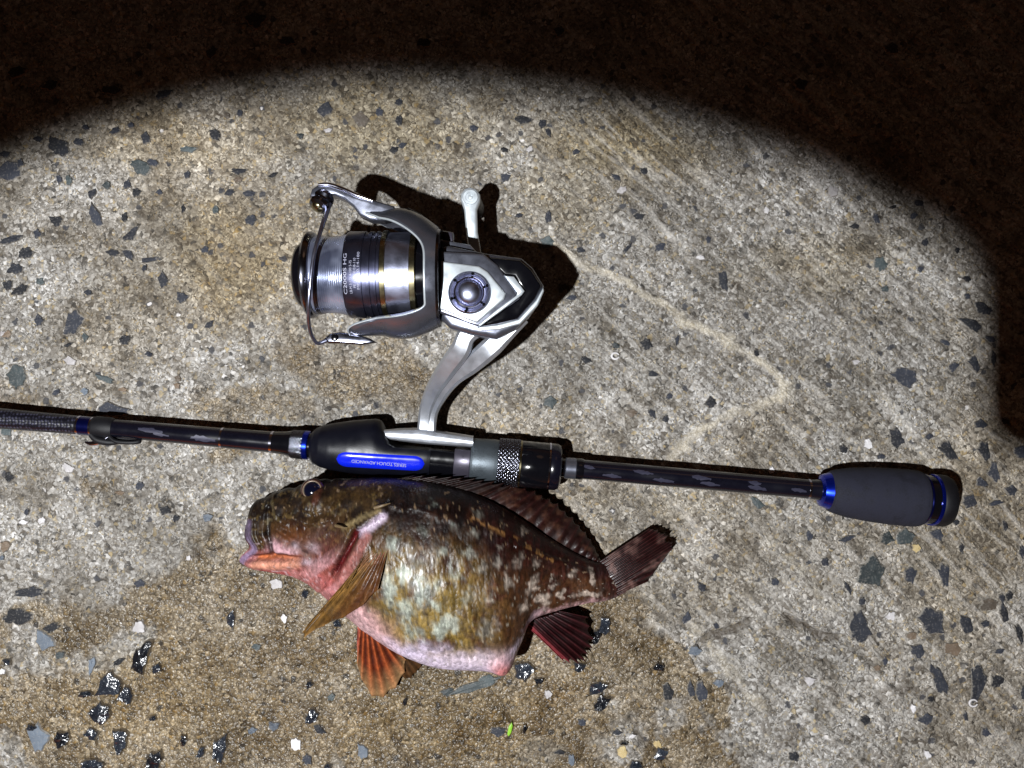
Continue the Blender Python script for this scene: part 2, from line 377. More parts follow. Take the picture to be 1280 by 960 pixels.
def stone_mat(name, lo_, hi_, rough, coat=0., bump=.35):
    m, N, L, b = newmat(name)
    oi = N.new('ShaderNodeObjectInfo'); tc = N.new('ShaderNodeTexCoord')
    no = N.new('ShaderNodeTexNoise'); no.inputs['Scale'].default_value = 330 if coat else 260; no.inputs['Detail'].default_value = 3 if coat else 6; no.inputs['Roughness'].default_value = .5 if coat else .65
    L.new(tc.outputs['Object'], no.inputs['Vector'])
    a = N.new('ShaderNodeMath'); a.operation = 'MULTIPLY_ADD'; L.new(oi.outputs['Random'], a.inputs[0]); a.inputs[1].default_value = .9; L.new(no.outputs[0], a.inputs[2])
    s = N.new('ShaderNodeMath'); s.operation = 'SUBTRACT'; L.new(a.outputs[0], s.inputs[0]); s.inputs[1].default_value = .45
    r = N.new('ShaderNodeValToRGB'); L.new(s.outputs[0], r.inputs[0])
    r.color_ramp.elements[0].position = .1; r.color_ramp.elements[1].position = .95
    r.color_ramp.elements[0].color = tuple(lin(lo_)) + (1,); r.color_ramp.elements[1].color = tuple(lin(hi_)) + (1,)
    # a dusting of cement left on the faces
    n2 = N.new('ShaderNodeTexNoise'); n2.inputs['Scale'].default_value = 900; n2.inputs['Detail'].default_value = 4; L.new(tc.outputs['Object'], n2.inputs['Vector'])
    mr = N.new('ShaderNodeMapRange'); L.new(n2.outputs[0], mr.inputs[0]); mr.inputs[1].default_value = .52; mr.inputs[2].default_value = .70; mr.inputs[4].default_value = .0 if coat else .28
    mx = N.new('ShaderNodeMix'); mx.data_type = 'RGBA'; L.new(mr.outputs[0], mx.inputs[0]); L.new(r.outputs[0], mx.inputs[6]); mx.inputs[7].default_value = tuple(lin((140, 135, 128))) + (1,)
    ea = N.new('ShaderNodeAttribute'); ea.attribute_name = 'rim'
    e1_ = N.new('ShaderNodeMath'); e1_.operation = 'MULTIPLY_ADD'; L.new(n2.outputs[0], e1_.inputs[0]); e1_.inputs[1].default_value = 1.3; L.new(ea.outputs['Fac'], e1_.inputs[2])
    e2_ = N.new('ShaderNodeMapRange'); L.new(e1_.outputs[0], e2_.inputs[0]); e2_.inputs[1].default_value = 1.05; e2_.inputs[2].default_value = 1.45; e2_.inputs[4].default_value = .85
    mz = N.new('ShaderNodeMix'); mz.data_type = 'RGBA'; L.new(e2_.outputs[0], mz.inputs[0]); L.new(mx.outputs[2], mz.inputs[6]); mz.inputs[7].default_value = tuple(lin((112, 100, 82) if coat else (136, 131, 123))) + (1,)
    L.new(mz.outputs[2], b.inputs['Base Color'])
    b.inputs['Roughness'].default_value = rough; b.inputs['Coat Weight'].default_value = coat; b.inputs['Coat Roughness'].default_value = .16
    bu = N.new('ShaderNodeBump'); bu.inputs['Strength'].default_value = bump; bu.inputs['Distance'].default_value = .0032 if coat else .0015
    L.new(no.outputs[0], bu.inputs['Height']); L.new(bu.outputs[0], b.inputs['Normal'])
    if coat: L.new(bu.outputs[0], b.inputs['Coat Normal'])
    return m
SM = {'d': stone_mat('slate_stone', (15, 17, 23), (46, 50, 61), .75),
      'g': stone_mat('green_grey_stone', (34, 41, 43), (68, 78, 80), .6),
      'b': stone_mat('blue_grey_stone', (62, 69, 79), (100, 110, 122), .6),
      'w': stone_mat('quartz_stone', (160, 156, 156), (216, 214, 216), .5),
      'o': stone_mat('brown_stone', (74, 66, 57), (116, 98, 80), .6),
      't': stone_mat('tan_stone', (160, 138, 92), (206, 188, 140), .55),
      'x': stone_mat('wet_slate_stone', (14, 17, 23), (44, 50, 60), .28, 1.0, .42)}

# ------------------------------------------------------------------ the ground
def to_px(x, y): return x / (K * H) + 640, 480 - y / (K * H)
BLOOM = [(690, 300), (735, 335), (790, 362), (850, 395), (905, 425), (945, 440), (968, 470), (985, 490)]
BLOOM2 = [(985, 490), (955, 505), (900, 522), (862, 548), (835, 578)]
def masks(X, Y):
    gx, gy = to_px(X, Y)
    jx = gx + 10 * fbm(gx / 26, gy / 26, 3); jy = gy + 10 * fbm(gx / 26, gy / 26, 9)
    kx = gx + 46 * fbm(gx / 60, gy / 60, 13) + 14 * fbm(gx / 16, gy / 16, 15); ky = gy + 40 * fbm(gx / 60, gy / 60, 19) + 14 * fbm(gx / 16, gy / 16, 17)
    n = fbm(gx / 40, gy / 40, 5)
    d1 = polydist(jx, jy, BLOOM); d2 = polydist(jx, jy, BLOOM2)
    d3 = polydist(jx, jy, [(1112, 280), (1108, 340), (1065, 380), (1048, 415), (1010, 445), (985, 480)])
    d4 = polydist(jx, jy, [(1085, 470), (1120, 520), (1160, 580)])
    d5 = polydist(jx, jy, [(862, 760 + 25), (915, 840), (955, 880)])
    d6 = polydist(jx, jy, [(965, 680), (1010, 720), (1040, 760)])
    bloom = np.maximum.reduce([(.75 + .5 * n) * sst(11, 1, d1), (.65 + .5 * n) * sst(11, 1, d2), .4 * sst(6, 1, d3), .5 * sst(4, 1, d4), .5 * sst(16, 2, d5), .42 * sst(20, 3, d6)])
    bloom = np.maximum(bloom, .6 * sst(26, 4, np.hypot(jx - 985, jy - 488)))
    groove = np.maximum(sst(8, 1, polydist(jx, jy, [(868, 812), (886, 795), (935, 778)])), sst(8, 1, polydist(jx, jy, [(980, 770), (1010, 786), (1048, 802)])))
    groove = np.maximum(groove, .7 * sst(5, 1, polydist(jx, jy, [(790, 900), (815, 935), (850, 975)])))
    groove = np.maximum(groove, .6 * sst(5, 1, polydist(jx, jy, [(480, 905), (510, 945), (530, 970)])))
    groove = np.maximum(groove, .5 * sst(5, 1, polydist(jx, jy, [(612, 870), (640, 900)])))
    dirt = np.maximum(.8 * groove, .6 * sst(20, 3, np.hypot(jx - 1128, (jy - 860) * 1.3)))
    dirt = np.maximum(dirt, .5 * sst(26, 4, np.hypot(jx - 985, (jy - 920) * 1.1)))
    bx = np.array([-400, 0, 60, 190, 235, 300, 350, 700, 800, 845, 862, 820, 800])
    by = np.array([830, 770, 752, 730, 692, 672, 640, 760, 745, 775, 850, 930, 1000])
    bound = np.interp(kx, [-400, 0, 60, 190, 235, 300, 350, 640, 720, 800, 850, 880, 920, 1600], [830, 778, 756, 732, 698, 676, 640, 700, 760, 752, 772, 850, 990, 1400])
    wet = sst(-26, 26, ky - bound + 26 * n)
    for (cx, cy, rx, ry, s) in ((118, 815, 42, 14, .9), (160, 800, 26, 22, .95), (45, 810, 22, 30, .8), (25, 930, 20, 30, .8), (440, 935, 16, 16, .6), (760, 925, 40, 26, .8), (835, 890, 30, 24, .7), (660, 940, 30, 20, .5)):
        wet = wet * (1 - s * sst(1.5, .5, np.hypot((kx - cx) / rx, (ky - cy) / ry)))
    for (cx, cy, rx, ry, s) in ((460, 470, 60, 42, .75), (372, 440, 40, 40, .65), (330, 520, 95, 28, .65), (500, 470, 46, 50, .7), (300, 575, 40, 18, .7), (135, 602, 16, 16, .7), (560, 510, 40, 40, .5), (40, 505, 60, 14, .5), (715, 690, 60, 60, .35)):
        wet = np.maximum(wet, s * sst(1.3, .6, np.hypot((kx - cx) / rx, (ky - cy) / ry)))
    streak = sst(560, 900, gx + 120 * n) * (.55 + .9 * np.clip(fbm(gx / 90, gy / 90, 41) + .5, 0, 1) ** 2) * (1 - .6 * wet) + .25
    global TORCH_TINT
    TORCH_TINT = 0 * gx  # where the torch's warm surround is painted in
    for (cx, cy, rx, ry, s) in ((770, 185, 110, 50, .9), (470, 160, 170, 60, .8), (300, 330, 90, 80, .7), (200, 170, 110, 40, .5), (700, 250, 60, 50, .5), (1010, 330, 90, 40, .5), (560, 900, 150, 60, .8), (200, 880, 160, 70, .6), (860, 650, 50, 30, .3)):
        TORCH_TINT = np.maximum(TORCH_TINT, s * sst(1.5, .3, np.hypot((kx - cx) / rx, (ky - cy) / ry)))
    return gx, gy, bloom, groove, dirt, wet, np.clip(streak, 0, 1)
def ground_h(X, Y, mk_=None):
    gx, gy, bloom, groove, dirt, wet, streak = mk_ if mk_ is not None else masks(X, Y)
    a = math.radians(42); u = X * math.cos(a) - Y * math.sin(a); v = X * math.sin(a) + Y * math.cos(a)
    h = .0011 * fbm(X / .05, Y / .05, 1) + .0006 * fbm(X / .012, Y / .012, 2) + .0007 * fbm(X / .0045, Y / .0045, 4, 2)
    h = h + streak * .0010 * fbm(u / .05, v / .004, 6, 3)
    return h + .0006 * bloom - .0024 * groove
def axis(a, b, st, far):
    c = np.arange(a, b, st); out = []; d = st; x = b
    while x < far: d *= 1.22; x += d; out.append(x)
    lo2 = []; d = st; x = a
    while x > -far: d *= 1.22; x -= d; lo2.append(x)
    return np.array(lo2[::-1] + list(c) + out)
xs = axis(-.30, .30, .00092, 60); ys = axis(-.225, .225, .00092, 60)
GX, GY = np.meshgrid(xs, ys, indexing='ij'); mk_ = masks(GX, GY)
OC = TORCH_TINT.copy(); GZ = ground_h(GX, GY, mk_)
fade = sst(3, .6, np.hypot(GX, GY)); GZ = GZ * fade
V = np.stack([GX, GY, GZ], -1).reshape(-1, 3)
nx, ny = GX.shape
I = np.arange(nx * ny).reshape(nx, ny)
Q = np.stack([I[:-1, :-1], I[1:, :-1], I[1:, 1:], I[:-1, 1:]], -1).reshape(-1, 4)
me = bpy.data.meshes.new('ground')
me.vertices.add(len(V)); me.vertices.foreach_set('co', V.ravel())
me.loops.add(Q.size); me.loops.foreach_set('vertex_index', Q.ravel().astype(np.int32))
me.polygons.add(len(Q)); me.polygons.foreach_set('loop_start', np.arange(0, Q.size, 4, dtype=np.int32))
me.polygons.foreach_set('loop_total', np.full(len(Q), 4, dtype=np.int32))
me.update(calc_edges=True); me.validate()
me.polygons.foreach_set('use_smooth', [True] * len(Q))
for nm, arr in (('bloom', mk_[2]), ('dirt', mk_[4]), ('wet', mk_[5]), ('streak', mk_[6]), ('torch_tint', OC)):
    at = me.attributes.new(nm, 'FLOAT', 'POINT'); at.data.foreach_set('value', np.ascontiguousarray(arr.ravel(), dtype=np.float32))
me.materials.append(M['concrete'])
ground = bpy.data.objects.new('ground', me); C.objects.link(ground)
ground['kind'] = 'structure'; ground['label'] = 'weathered concrete slab with embedded dark stones, partly wet'

# stones of the aggregate that show in the worn face: (px, py, half width, half height, tilt, tone)
ST = """8 215 18 12 20 d|8 193 8 5 0 d|26 204 5 5 0 d|76 185 16 10 -40 d|98 178 8 5 -15 d|48 174 6 4 0 d|145 164 7 5 0 d|165 157 6 4 0 d|182 172 7 9 0 d|108 160 5 4 0 d|268 168 11 6 -30 d|300 141 4 5 0 d|284 144 5 5 0 o|235 187 12 4 -5 g|175 208 13 9 -30 g|190 203 7 4 -20 d|235 219 6 5 0 d|300 214 11 4 0 d|299 225 6 4 0 o|115 242 8 6 30 d|74 224 4 6 0 d|87 226 5 9 15 g|135 232 6 6 -40 g|160 231 7 6 0 d|171 241 7 6 0 d|200 241 6 4 20 d|120 272 8 15 15 d|72 276 10 8 0 d|157 272 5 6 0 d|165 293 13 6 38 d|230 262 3 6 0 d|270 263 4 6 0 g|287 241 9 4 25 d|313 242 8 4 0 d|314 276 8 6 0 d|14 299 15 5 8 d|48 293 6 6 0 d|33 317 9 7 0 d|75 303 4 3 0 d|143 316 9 6 -20 d|161 317 11 6 -30 d|186 325 11 4 8 d|182 335 4 5 0 d|256 312 5 6 0 d|20 337 12 8 0 d
10 358 8 7 30 d|27 362 13 7 10 d|51 352 5 8 -30 g|111 366 6 4 15 d|205 352 6 11 10 d|227 372 8 8 0 d|255 372 4 3 0 d|281 382 3 3 0 d|91 405 11 17 -22 d|50 400 5 7 -15 d|107 421 6 6 0 g|85 431 6 3 15 d|156 424 8 7 20 d|186 443 5 4 20 d|262 406 8 5 40 d|88 451 9 7 0 w|24 472 13 15 -10 g|130 473 11 5 -20 g|72 490 6 4 10 d|107 489 6 5 0 b|154 487 6 3 0 o|222 473 5 4 0 o|221 482 5 4 0 o|48 448 4 3 0 d|140 514 26 11 -3 d|227 507 4 3 0 d|7 538 8 8 0 g|9 418 7 5 30 o|3 417 4 4 0 w
12 597 6 7 0 d|175 607 5 8 -30 d|207 637 11 7 0 d|220 647 5 5 0 d|260 646 6 5 0 b|231 612 4 4 0 o|246 613 3 4 0 o|85 584 8 5 -15 w|52 651 6 5 0 w|30 653 6 3 0 w|175 729 8 5 0 d|40 741 18 8 8 d|24 770 18 10 5 d|290 772 7 13 -5 x|7 684 7 7 0 o|236 698 4 4 0 w|150 616 6 3 0 o|2 698 5 5 0 b|33 640 4 5 0 d
56 802 12 15 20 b|64 785 11 6 0 d|76 818 7 6 0 g|11 825 6 5 10 x|116 830 4 14 -12 b|113 809 4 4 0 d|177 822 12 22 -20 x|198 834 8 6 0 x|150 826 8 4 25 d|138 856 20 15 10 x|161 869 10 13 -15 x|126 891 15 13 20 x|108 866 9 4 0 x|48 923 14 19 0 b|42 908 8 5 0 x|80 922 12 14 -10 x|117 917 11 10 0 x|152 923 11 18 5 x|118 955 13 7 0 x|195 951 9 14 -25 x|231 924 5 8 -10 x|253 940 5 8 -10 x|275 935 8 22 -15 x|193 897 6 4 30 x|175 783 9 8 0 w|315 913 6 4 10 b|3 838 5 5 0 w
382 742 5 7 0 x|391 896 9 10 0 x|343 908 8 7 0 b|370 930 6 9 0 w|355 772 5 6 0 w|346 729 8 8 0 w|453 940 7 11 5 b|388 855 5 5 0 x|415 872 6 5 0 g|426 892 4 3 0 x|321 808 6 5 0 g|344 852 4 4 0 x|423 779 6 5 0 x|506 876 3 6 -20 x|411 957 6 4 0 x|386 950 7 8 0 d|335 872 4 4 0 o|560 864 10 5 20 g|400 912 8 5 -40 d
590 858 34 7 17 g|654 838 13 15 -15 x|674 850 7 5 0 x|609 850 14 8 20 g|755 782 9 11 0 x|745 795 6 10 -20 x|723 833 8 6 0 x|747 859 15 8 15 x|751 877 13 8 40 x|728 903 7 5 0 d|822 834 8 6 0 x|808 846 4 4 0 x|814 849 4 4 0 x|834 866 8 10 0 d|877 865 10 11 0 d|864 862 5 10 0 d|898 854 7 5 0 b|868 815 11 6 -10 b|857 773 6 9 -30 d|877 733 6 6 0 d|895 782 5 4 0 d|771 915 6 4 0 d|780 927 6 4 0 x|826 942 9 9 20 x|795 955 10 6 0 x|778 940 7 7 0 t|821 930 6 5 0 t|790 920 5 4 0 w|623 915 9 8 0 d|701 940 8 4 0 d|715 951 5 8 0 b|685 867 5 5 0 w|656 910 3 6 0 x|670 943 4 4 0 d|768 803 3 4 0 o
1091 717 18 19 0 g|1059 733 3 11 28 d|1074 783 15 19 10 d|1077 752 4 5 0 d|1163 776 14 20 20 d|1205 778 8 14 22 d|1236 757 11 8 15 o|1252 747 5 5 0 d|1255 769 6 16 10 d|1230 778 6 5 0 d|1211 758 4 4 0 d|1191 810 13 10 -20 o|1248 813 8 3 8 d|1273 792 4 12 12 d|1147 813 9 10 40 d|1173 849 9 21 30 d|1221 850 10 26 -5 d|1246 852 8 10 -20 d|1278 865 4 10 0 d|1081 898 7 7 0 d|1157 899 9 7 10 d|1207 895 3 8 5 d|1231 915 7 7 -30 d|991 944 8 8 0 d|1106 826 4 6 0 d|1096 834 5 4 0 o|1162 873 5 4 -40 d|1011 850 7 7 0 w|1141 885 4 7 10 w|1159 943 6 5 -40 w|1112 770 8 6 20 w|1139 794 7 5 0 o|1118 905 4 4 0 d|1273 882 5 3 0 d
1120 549 9 13 15 d|1054 562 5 6 0 d|1099 571 7 4 0 d|1184 563 10 18 32 d|1230 565 7 14 15 d|1241 588 7 12 20 d|1275 565 8 8 0 d|1223 530 9 6 -20 d|1255 527 7 4 -30 d|1168 527 5 3 0 d|1161 545 5 4 20 d|1264 612 9 8 0 d|1210 627 9 10 -10 d|1226 604 9 6 -30 d|1245 628 9 4 15 d|1194 652 5 4 0 d|1257 657 4 7 15 d|1171 667 10 8 -30 d|1131 672 11 11 0 g|1109 672 9 8 0 g|1146 685 6 5 0 t|1058 674 10 5 10 d|1084 678 5 3 -20 d|1011 670 4 7 20 d|1031 702 6 6 0 d|1138 719 8 10 0 d|1180 722 8 17 8 d|1201 684 3 7 0 d|1277 690 4 8 0 d|1261 745 5 6 0 d|1085 555 6 6 0 w|969 727 5 5 0 d|1006 560 4 4 0 d|947 630 12 7 -38 g
1131 472 17 11 -25 d|1212 405 15 8 -28 d|1232 387 13 7 -25 d|1190 458 9 6 20 d|1217 454 6 12 30 d|1237 424 8 4 -20 d|1181 429 7 4 -20 d|1100 331 8 9 0 g|1106 361 5 4 0 g|1149 337 5 4 0 d|1155 304 6 6 0 d|1141 270 5 6 0 d|1148 254 9 4 -20 d|1116 259 7 3 10 d|1095 272 4 8 20 d|1208 349 6 4 -20 d|1209 370 4 5 0 d|1196 313 4 5 0 d|1068 283 6 4 0 d|1041 239 6 7 0 w|1069 453 5 3 0 w|1156 431 4 3 0 d|1240 448 4 10 0 d
684 304 9 8 0 g|725 313 6 4 0 d|685 272 4 8 0 d|692 262 4 3 20 d|805 215 6 5 -20 d|770 222 7 3 -30 d|781 224 4 4 30 d|799 232 4 3 0 d|777 238 7 4 25 w|812 252 4 3 0 d|800 247 4 4 0 d|787 270 3 6 10 d|798 271 7 5 0 d|785 310 8 3 45 d|825 309 9 5 35 d|828 319 4 3 0 d|885 300 4 6 0 d|904 353 8 13 0 d|875 322 6 4 0 w|715 372 7 3 0 d|808 430 9 8 0 d|770 432 6 4 0 g|846 424 4 7 0 d|738 411 4 4 0 d|984 287 3 3 0 w|958 263 5 5 0 w|733 450 7 4 -30 d|816 467 7 4 -10 d|814 516 5 8 25 d|790 516 8 5 0 o|837 495 5 5 0 d|888 503 7 7 -30 d|832 524 4 5 0 d|687 502 9 8 -20 g|945 442 4 5 30 d|965 588 5 4 0 w
408 137 10 12 0 d|474 140 6 6 0 d|500 128 6 5 0 d|499 151 5 9 0 d|451 150 10 9 30 o|493 188 7 5 15 d|503 182 6 4 20 d|361 191 4 4 0 d|555 196 5 3 20 d|630 188 6 4 0 d|632 222 8 7 0 d|376 170 5 4 0 g|342 218 8 3 30 d|608 128 5 3 0 d|592 160 5 5 0 d|410 164 6 4 0 w|652 150 12 5 -5 d|678 155 7 5 15 d|685 166 4 6 20 d|649 270 5 4 0 d|669 116 4 3 0 d|730 123 5 3 0 d|720 190 5 4 0 d|662 186 6 4 20 w|320 25 13 11 10 d|360 52 10 6 0 d|530 55 9 6 0 d|140 112 14 8 -20 d|64 108 12 7 10 d|20 90 13 9 0 d|205 118 14 6 25 d|265 66 12 6 30 d|700 40 8 6 0 d|1000 105 12 8 0 d|1115 60 10 7 0 d"""
STONES = [tuple(t.split()) for l in ST.split('\n') for t in l.split('|')]
def add_stone(px, py, rx, ry, tilt, tone, k):
    s = K * H
    rx *= 1.1; ry *= 1.1; c = P(px, py, 0); rs = random.Random(k * 13 + 5)
    nc = rs.choice((5, 6, 6, 7))
    base = sorted(rs.uniform(0, 1) * .55 / nc + j / nc for j in range(nc))
    cor = [(math.cos(2 * math.pi * b), math.sin(2 * math.pi * b), rs.uniform(.66, 1.30)) for b in base]
    pts = []
    for j in range(nc):
        a, b = cor[j], cor[(j + 1) % nc]
        for t in (0, .34, .67):
            jit = rs.uniform(-.20, .10) if t else -.02
            pts.append(((a[0] * a[2] * (1 - t) + b[0] * b[2] * t) * (1 + jit), (a[1] * a[2] * (1 - t) + b[1] * b[2] * t) * (1 + jit)))
    ti = math.radians(tilt); n = len(pts)
    wet_ = tone == 'x'
    lift = .0015 if wet_ else .0004
    V = []
    gz = None
    ring = []
    for f, dz in ((1.10, -.004), (1.0, .0), (.86, 1.0), (.55, 1.2)):
        for x, y in pts:
            xx = x * rx * f; yy = y * ry * f
            ring.append((c.x + (xx * math.cos(ti) - yy * math.sin(ti)) * s, c.y + (xx * math.sin(ti) + yy * math.cos(ti)) * s, dz))
    R = np.array(ring); gh = ground_h(R[:, 0], R[:, 1])
    mean = float(gh[n:2 * n].mean())
    for i, (x, y, dz) in enumerate(ring):
        q = i // n
        z = mean - .004 if q == 0 else (max(gh[i], mean) - .0001 if q == 1 else mean + .00055 + lift * (dz + rs.uniform(-.55, .45)))
        V.append((x, y, z))
    V.append((c.x, c.y, mean + .00055 + lift * 1.4))
    F = gridfaces(4, n, True) + [(3 * n + j, 3 * n + (j + 1) % n, 4 * n) for j in range(n)]
    F = [f if i >= 3 * n else (f[0], f[3], f[2], f[1]) for i, f in enumerate(F)]
    o = mk('stone', V, F, SM[tone], ground, sharp=28)
    o.data.attributes.new('rim', 'FLOAT', 'POINT').data.foreach_set('value', [1.] * (2 * n) + [.42] * n + [0.] * (n + 1))
    return o
STONES.sort(key=lambda q: -float(q[2]) * float(q[3]) - (6 if q[5] == 'w' else 0))          # the 300 that show largest
for k, q in enumerate(STONES[:300]):
    add_stone(*[float(v) for v in q[:5]], q[5], k)

# ------------------------------------------------------------------ the rod
def zrod(px): return .0152
rodA = P(0, 523, zrod(0)); rodB = P(1190, 627, zrod(1190))
RX = (rodB - rodA).normalized(); RS = (rodB - rodA).length / 1190
RZ = Vector((0, 0, 1)); RY = RZ.cross(RX).normalized(); RZ = RX.cross(RY)
rod = root('fishing_rod', (rodB.x, rodB.y, 0), 'black fishing rod with blue rings and foam butt grip lying across the concrete', 'fishing rod')
def RL(name, prof, m, parent=None, **k): return lathe(name, prof, rodA, RX, RY, RZ, RS, m, parent or rod, **k)
def RP(x, y=0, z=0): return rodA + RX * (x * RS) + RY * (y * RS) + RZ * (z * RS)
RL('blank', [(-3300, 2.2), (-2000, 4.2), (-900, 7.5), (-420, 9.5), (-300, 10)], M['blank_black'])
RL('foregrip_cone', [(-310, 10), (-280, 13), (-270, 13.5)], M['rubber'])
fg = RL('foregrip', [(-270, 13.2), (0, 12.8), (99, 11.6)], M['weave'])
RL('silver_band', [(98.5, 12), (101, 12)], M['chrome'])
RL('blue_band', [(101, 11.8), (115, 11.8)], M['navy'])
RL('silver_band', [(115, 12), (117, 12)], M['chrome'])
hk = RL('hook_keeper_wrap', [(117, 12.2), (120, 13.4), (138, 13.4), (143, 11.8)], M['rubber'])
RL('blank_section', [(142, 11.2), (277, 12.2)], M['blank_black'])
RL('silver_band', [(277, 12.9), (279.5, 12.9)], M['chrome'])
RL('winding', [(279.5, 12.6), (339, 13.1)], M['blank_black'])
RL('silver_band', [(339, 13.6), (342, 13.6)], M['chrome'])
RL('winding_cone', [(342, 13.3), (356, 14.6), (365, 16.4)], M['gloss_black'])
def knurl(x, th, r): return r + .9 * (abs(math.sin(th * 14 + x * .42)) - abs(math.sin(th * 14 - x * .42)))
RL('knurled_ring', [(365, 16.3), (380, 17)], M['dark_chrome'], sub=18, n=224, fn=lambda x, th, r: r + 1.3 * min(abs(math.sin(th * 14 + x * .82)), abs(math.sin(th * 14 - x * .82))), sharp=70)
RL('blue_band', [(380, 17.2), (381, 18), (386, 18), (387, 17)], M['blue_anodised'])
RL('dark_band', [(387, 15.5), (391, 15.5)], M['gloss_black'])
# hook keeper: a folding wire loop on the underside
tube('hook_keeper', [RP(141, -10, 7), RP(150, -15, 8), RP(168, -15, 7), RP(177, -13, 4), RP(170, -12, 0), RP(148, -12, 1), RP(139, -12, 3)], [.0011] * 7, M['rubber'], rod, npts=40)
tube('hook_keeper_clip', [RP(140, -10, 6), RP(130, -17, 6), RP(118, -21, 4), RP(110, -20, 3)], [.0010, .0014, .0012, .0006], M['chrome'], rod, npts=24)
tube('hook_keeper_foot', [RP(118, -9, 8), RP(126, -15, 7), RP(140, -17, 6), RP(152, -16, 5)], [.0014, .0019, .0018, .001], M['rubber'], rod, npts=24)
# worn camouflage patches of the blanks, thin films bent round the blank
def patch(x0, ang, ln, wd, rad, k):
    rs = random.Random(k); V = []; n = 9
    for i in range(n):
        t = i / (n - 1)
        wj = wd * (.35 + .65 * math.sin(math.pi * min(max(t * 1.1, .05), .95))) * rs.uniform(.7, 1.2)
        for j in range(4):
            a = ang + (j / 3 - .5) * wj + .04 * rs.uniform(-1, 1) + .12 * (t - .5)
            V.append(RP(x0 + (t - .5) * ln + rs.uniform(-1.2, 1.2), (rad + .25) * math.cos(a), (rad + .25) * math.sin(a)))
    return mk('camouflage_patch', V, [f[::-1] for f in gridfaces(n, 4)], M['patch_grey'], rod)
for i, (x, a, l, w_, r) in enumerate([(192, 1.35, 30, .5, 11.7), (258, 1.75, 30, .6, 12.1), (206, 1.7, 20, .3, 11.8), (764, 1.9, 22, .4, 12.2), (802, 1.25, 24, .4, 12.2), (828, 1.9, 26, .45, 12.2),
                                      (874, 1.3, 22, .5, 12.2), (886, 1.85, 24, .4, 12.2), (940, 1.35, 16, .4, 12), (944, 1.85, 22, .5, 12), (995, 1.7, 20, .4, 12), (735, 1.2, 14, .4, 12.4)]):
    patch(x, a, l, w_, r, i)
# reel seat
def seat_r(x, th, r):
    c = math.cos(th)
    up = np.interp(x, [391, 420, 445, 468, 474, 480, 488, 500], [0, 3, 7, 11, 9, 0, -6, -6])
    lim = np.interp(x, [470, 478, 488, 496], [99, 30, 12, 9])
    rr = r + up * max(c, 0) ** 2
    if c * rr > lim: rr = lim / c
    return rr
seat = RL('reel_seat', [(389, 13), (390, 18), (394, 22), (402, 25.5), (415, 28), (440, 30), (470, 29.5), (500, 28), (536, 26.5), (540, 26)], M['soft_black'], n=96, sub=8, fn=seat_r, sharp=50)
RL('seat_tube', [(538, 24.5), (569, 24.5)], M['gloss_black'], n=72, sub=4, fn=lambda x, th, r: min(r, 10 / max(math.cos(th), 1e-3)) if math.cos(th) > 0 else r)
RL('seat_collar', [(569, 25.2), (570, 25.8), (588, 25.8), (589, 25)], M['dark_grey_paint'], n=72, fn=lambda x, th, r: min(r, 13 / max(math.cos(th), 1e-3)) if math.cos(th) > 0 else r)
RL('hood', [(588, 22), (589, 26), (592, 27), (618, 27.6), (622, 27)], M['hood_grey'], sub=3)
RL('knurled_ring', [(622, 27), (622.5, 28.3), (648.5, 28.8), (649, 27)], M['dark_chrome'], sub=36, n=252, fn=lambda x, th, r: r + 1.7 * min(abs(math.sin(th * 18 + x * .62)), abs(math.sin(th * 18 - x * .62))), sharp=70)
RL('silver_band', [(649, 29.2), (651, 29.2)], M['gold'])
RL('locking_sleeve', [(651, 28.4), (652, 29), (684, 29), (685, 28.4)], M['gloss_black'])
RL('silver_band', [(685, 29.4), (687, 29.4)], M['chrome'])
RL('locking_ring', [(687, 28.4), (688, 28.9), (695, 28.9), (699, 27), (701, 22), (701, 10)], M['blank_black'])
RL('neck', [(700, 11.5), (707, 11.5)], M['gloss_black'])
RL('neck_sleeve', [(706, 12.4), (707, 13.2), (719, 13.2), (720, 12.4)], M['grey_paint'])
RL('neck_band', [(720, 13), (726, 13.4), (729, 12.6)], M['gloss_black'])
RL('rear_blank', [(728, 12), (870, 12.1), (1012, 11.8), (1026, 13)], M['blank_black'])
RL('silver_band', [(1009, 12.4), (1011.5, 12.4)], M['chrome'])
RL('blue_band', [(1024, 14), (1026, 19.5), (1030, 21), (1036, 23)], M['blue_anodised'])
RL('butt_grip', [(1035, 22.5), (1037, 25), (1043, 27.3), (1060, 31), (1085, 33.6), (1110, 35), (1132, 35.4), (1144, 35), (1149, 33.5), (1151, 31)], M['grip_foam'], sub=4)
RL('blue_band', [(1151, 31.6), (1152, 32), (1153.5, 31.6)], M['navy'])
RL('butt_groove', [(1153, 31), (1154, 30.2), (1163, 30.2)], M['gloss_black'])
RL('blue_band', [(1163, 31.4), (1163.5, 32), (1166.5, 32), (1167, 31.4)], M['blue_anodised'])
RL('butt_cap', [(1167, 31.5), (1169, 32.3), (1179, 32), (1184, 29.5), (1186, 25), (1186.5, 12), (1186.5, 1)], M['rubber'], sub=2)
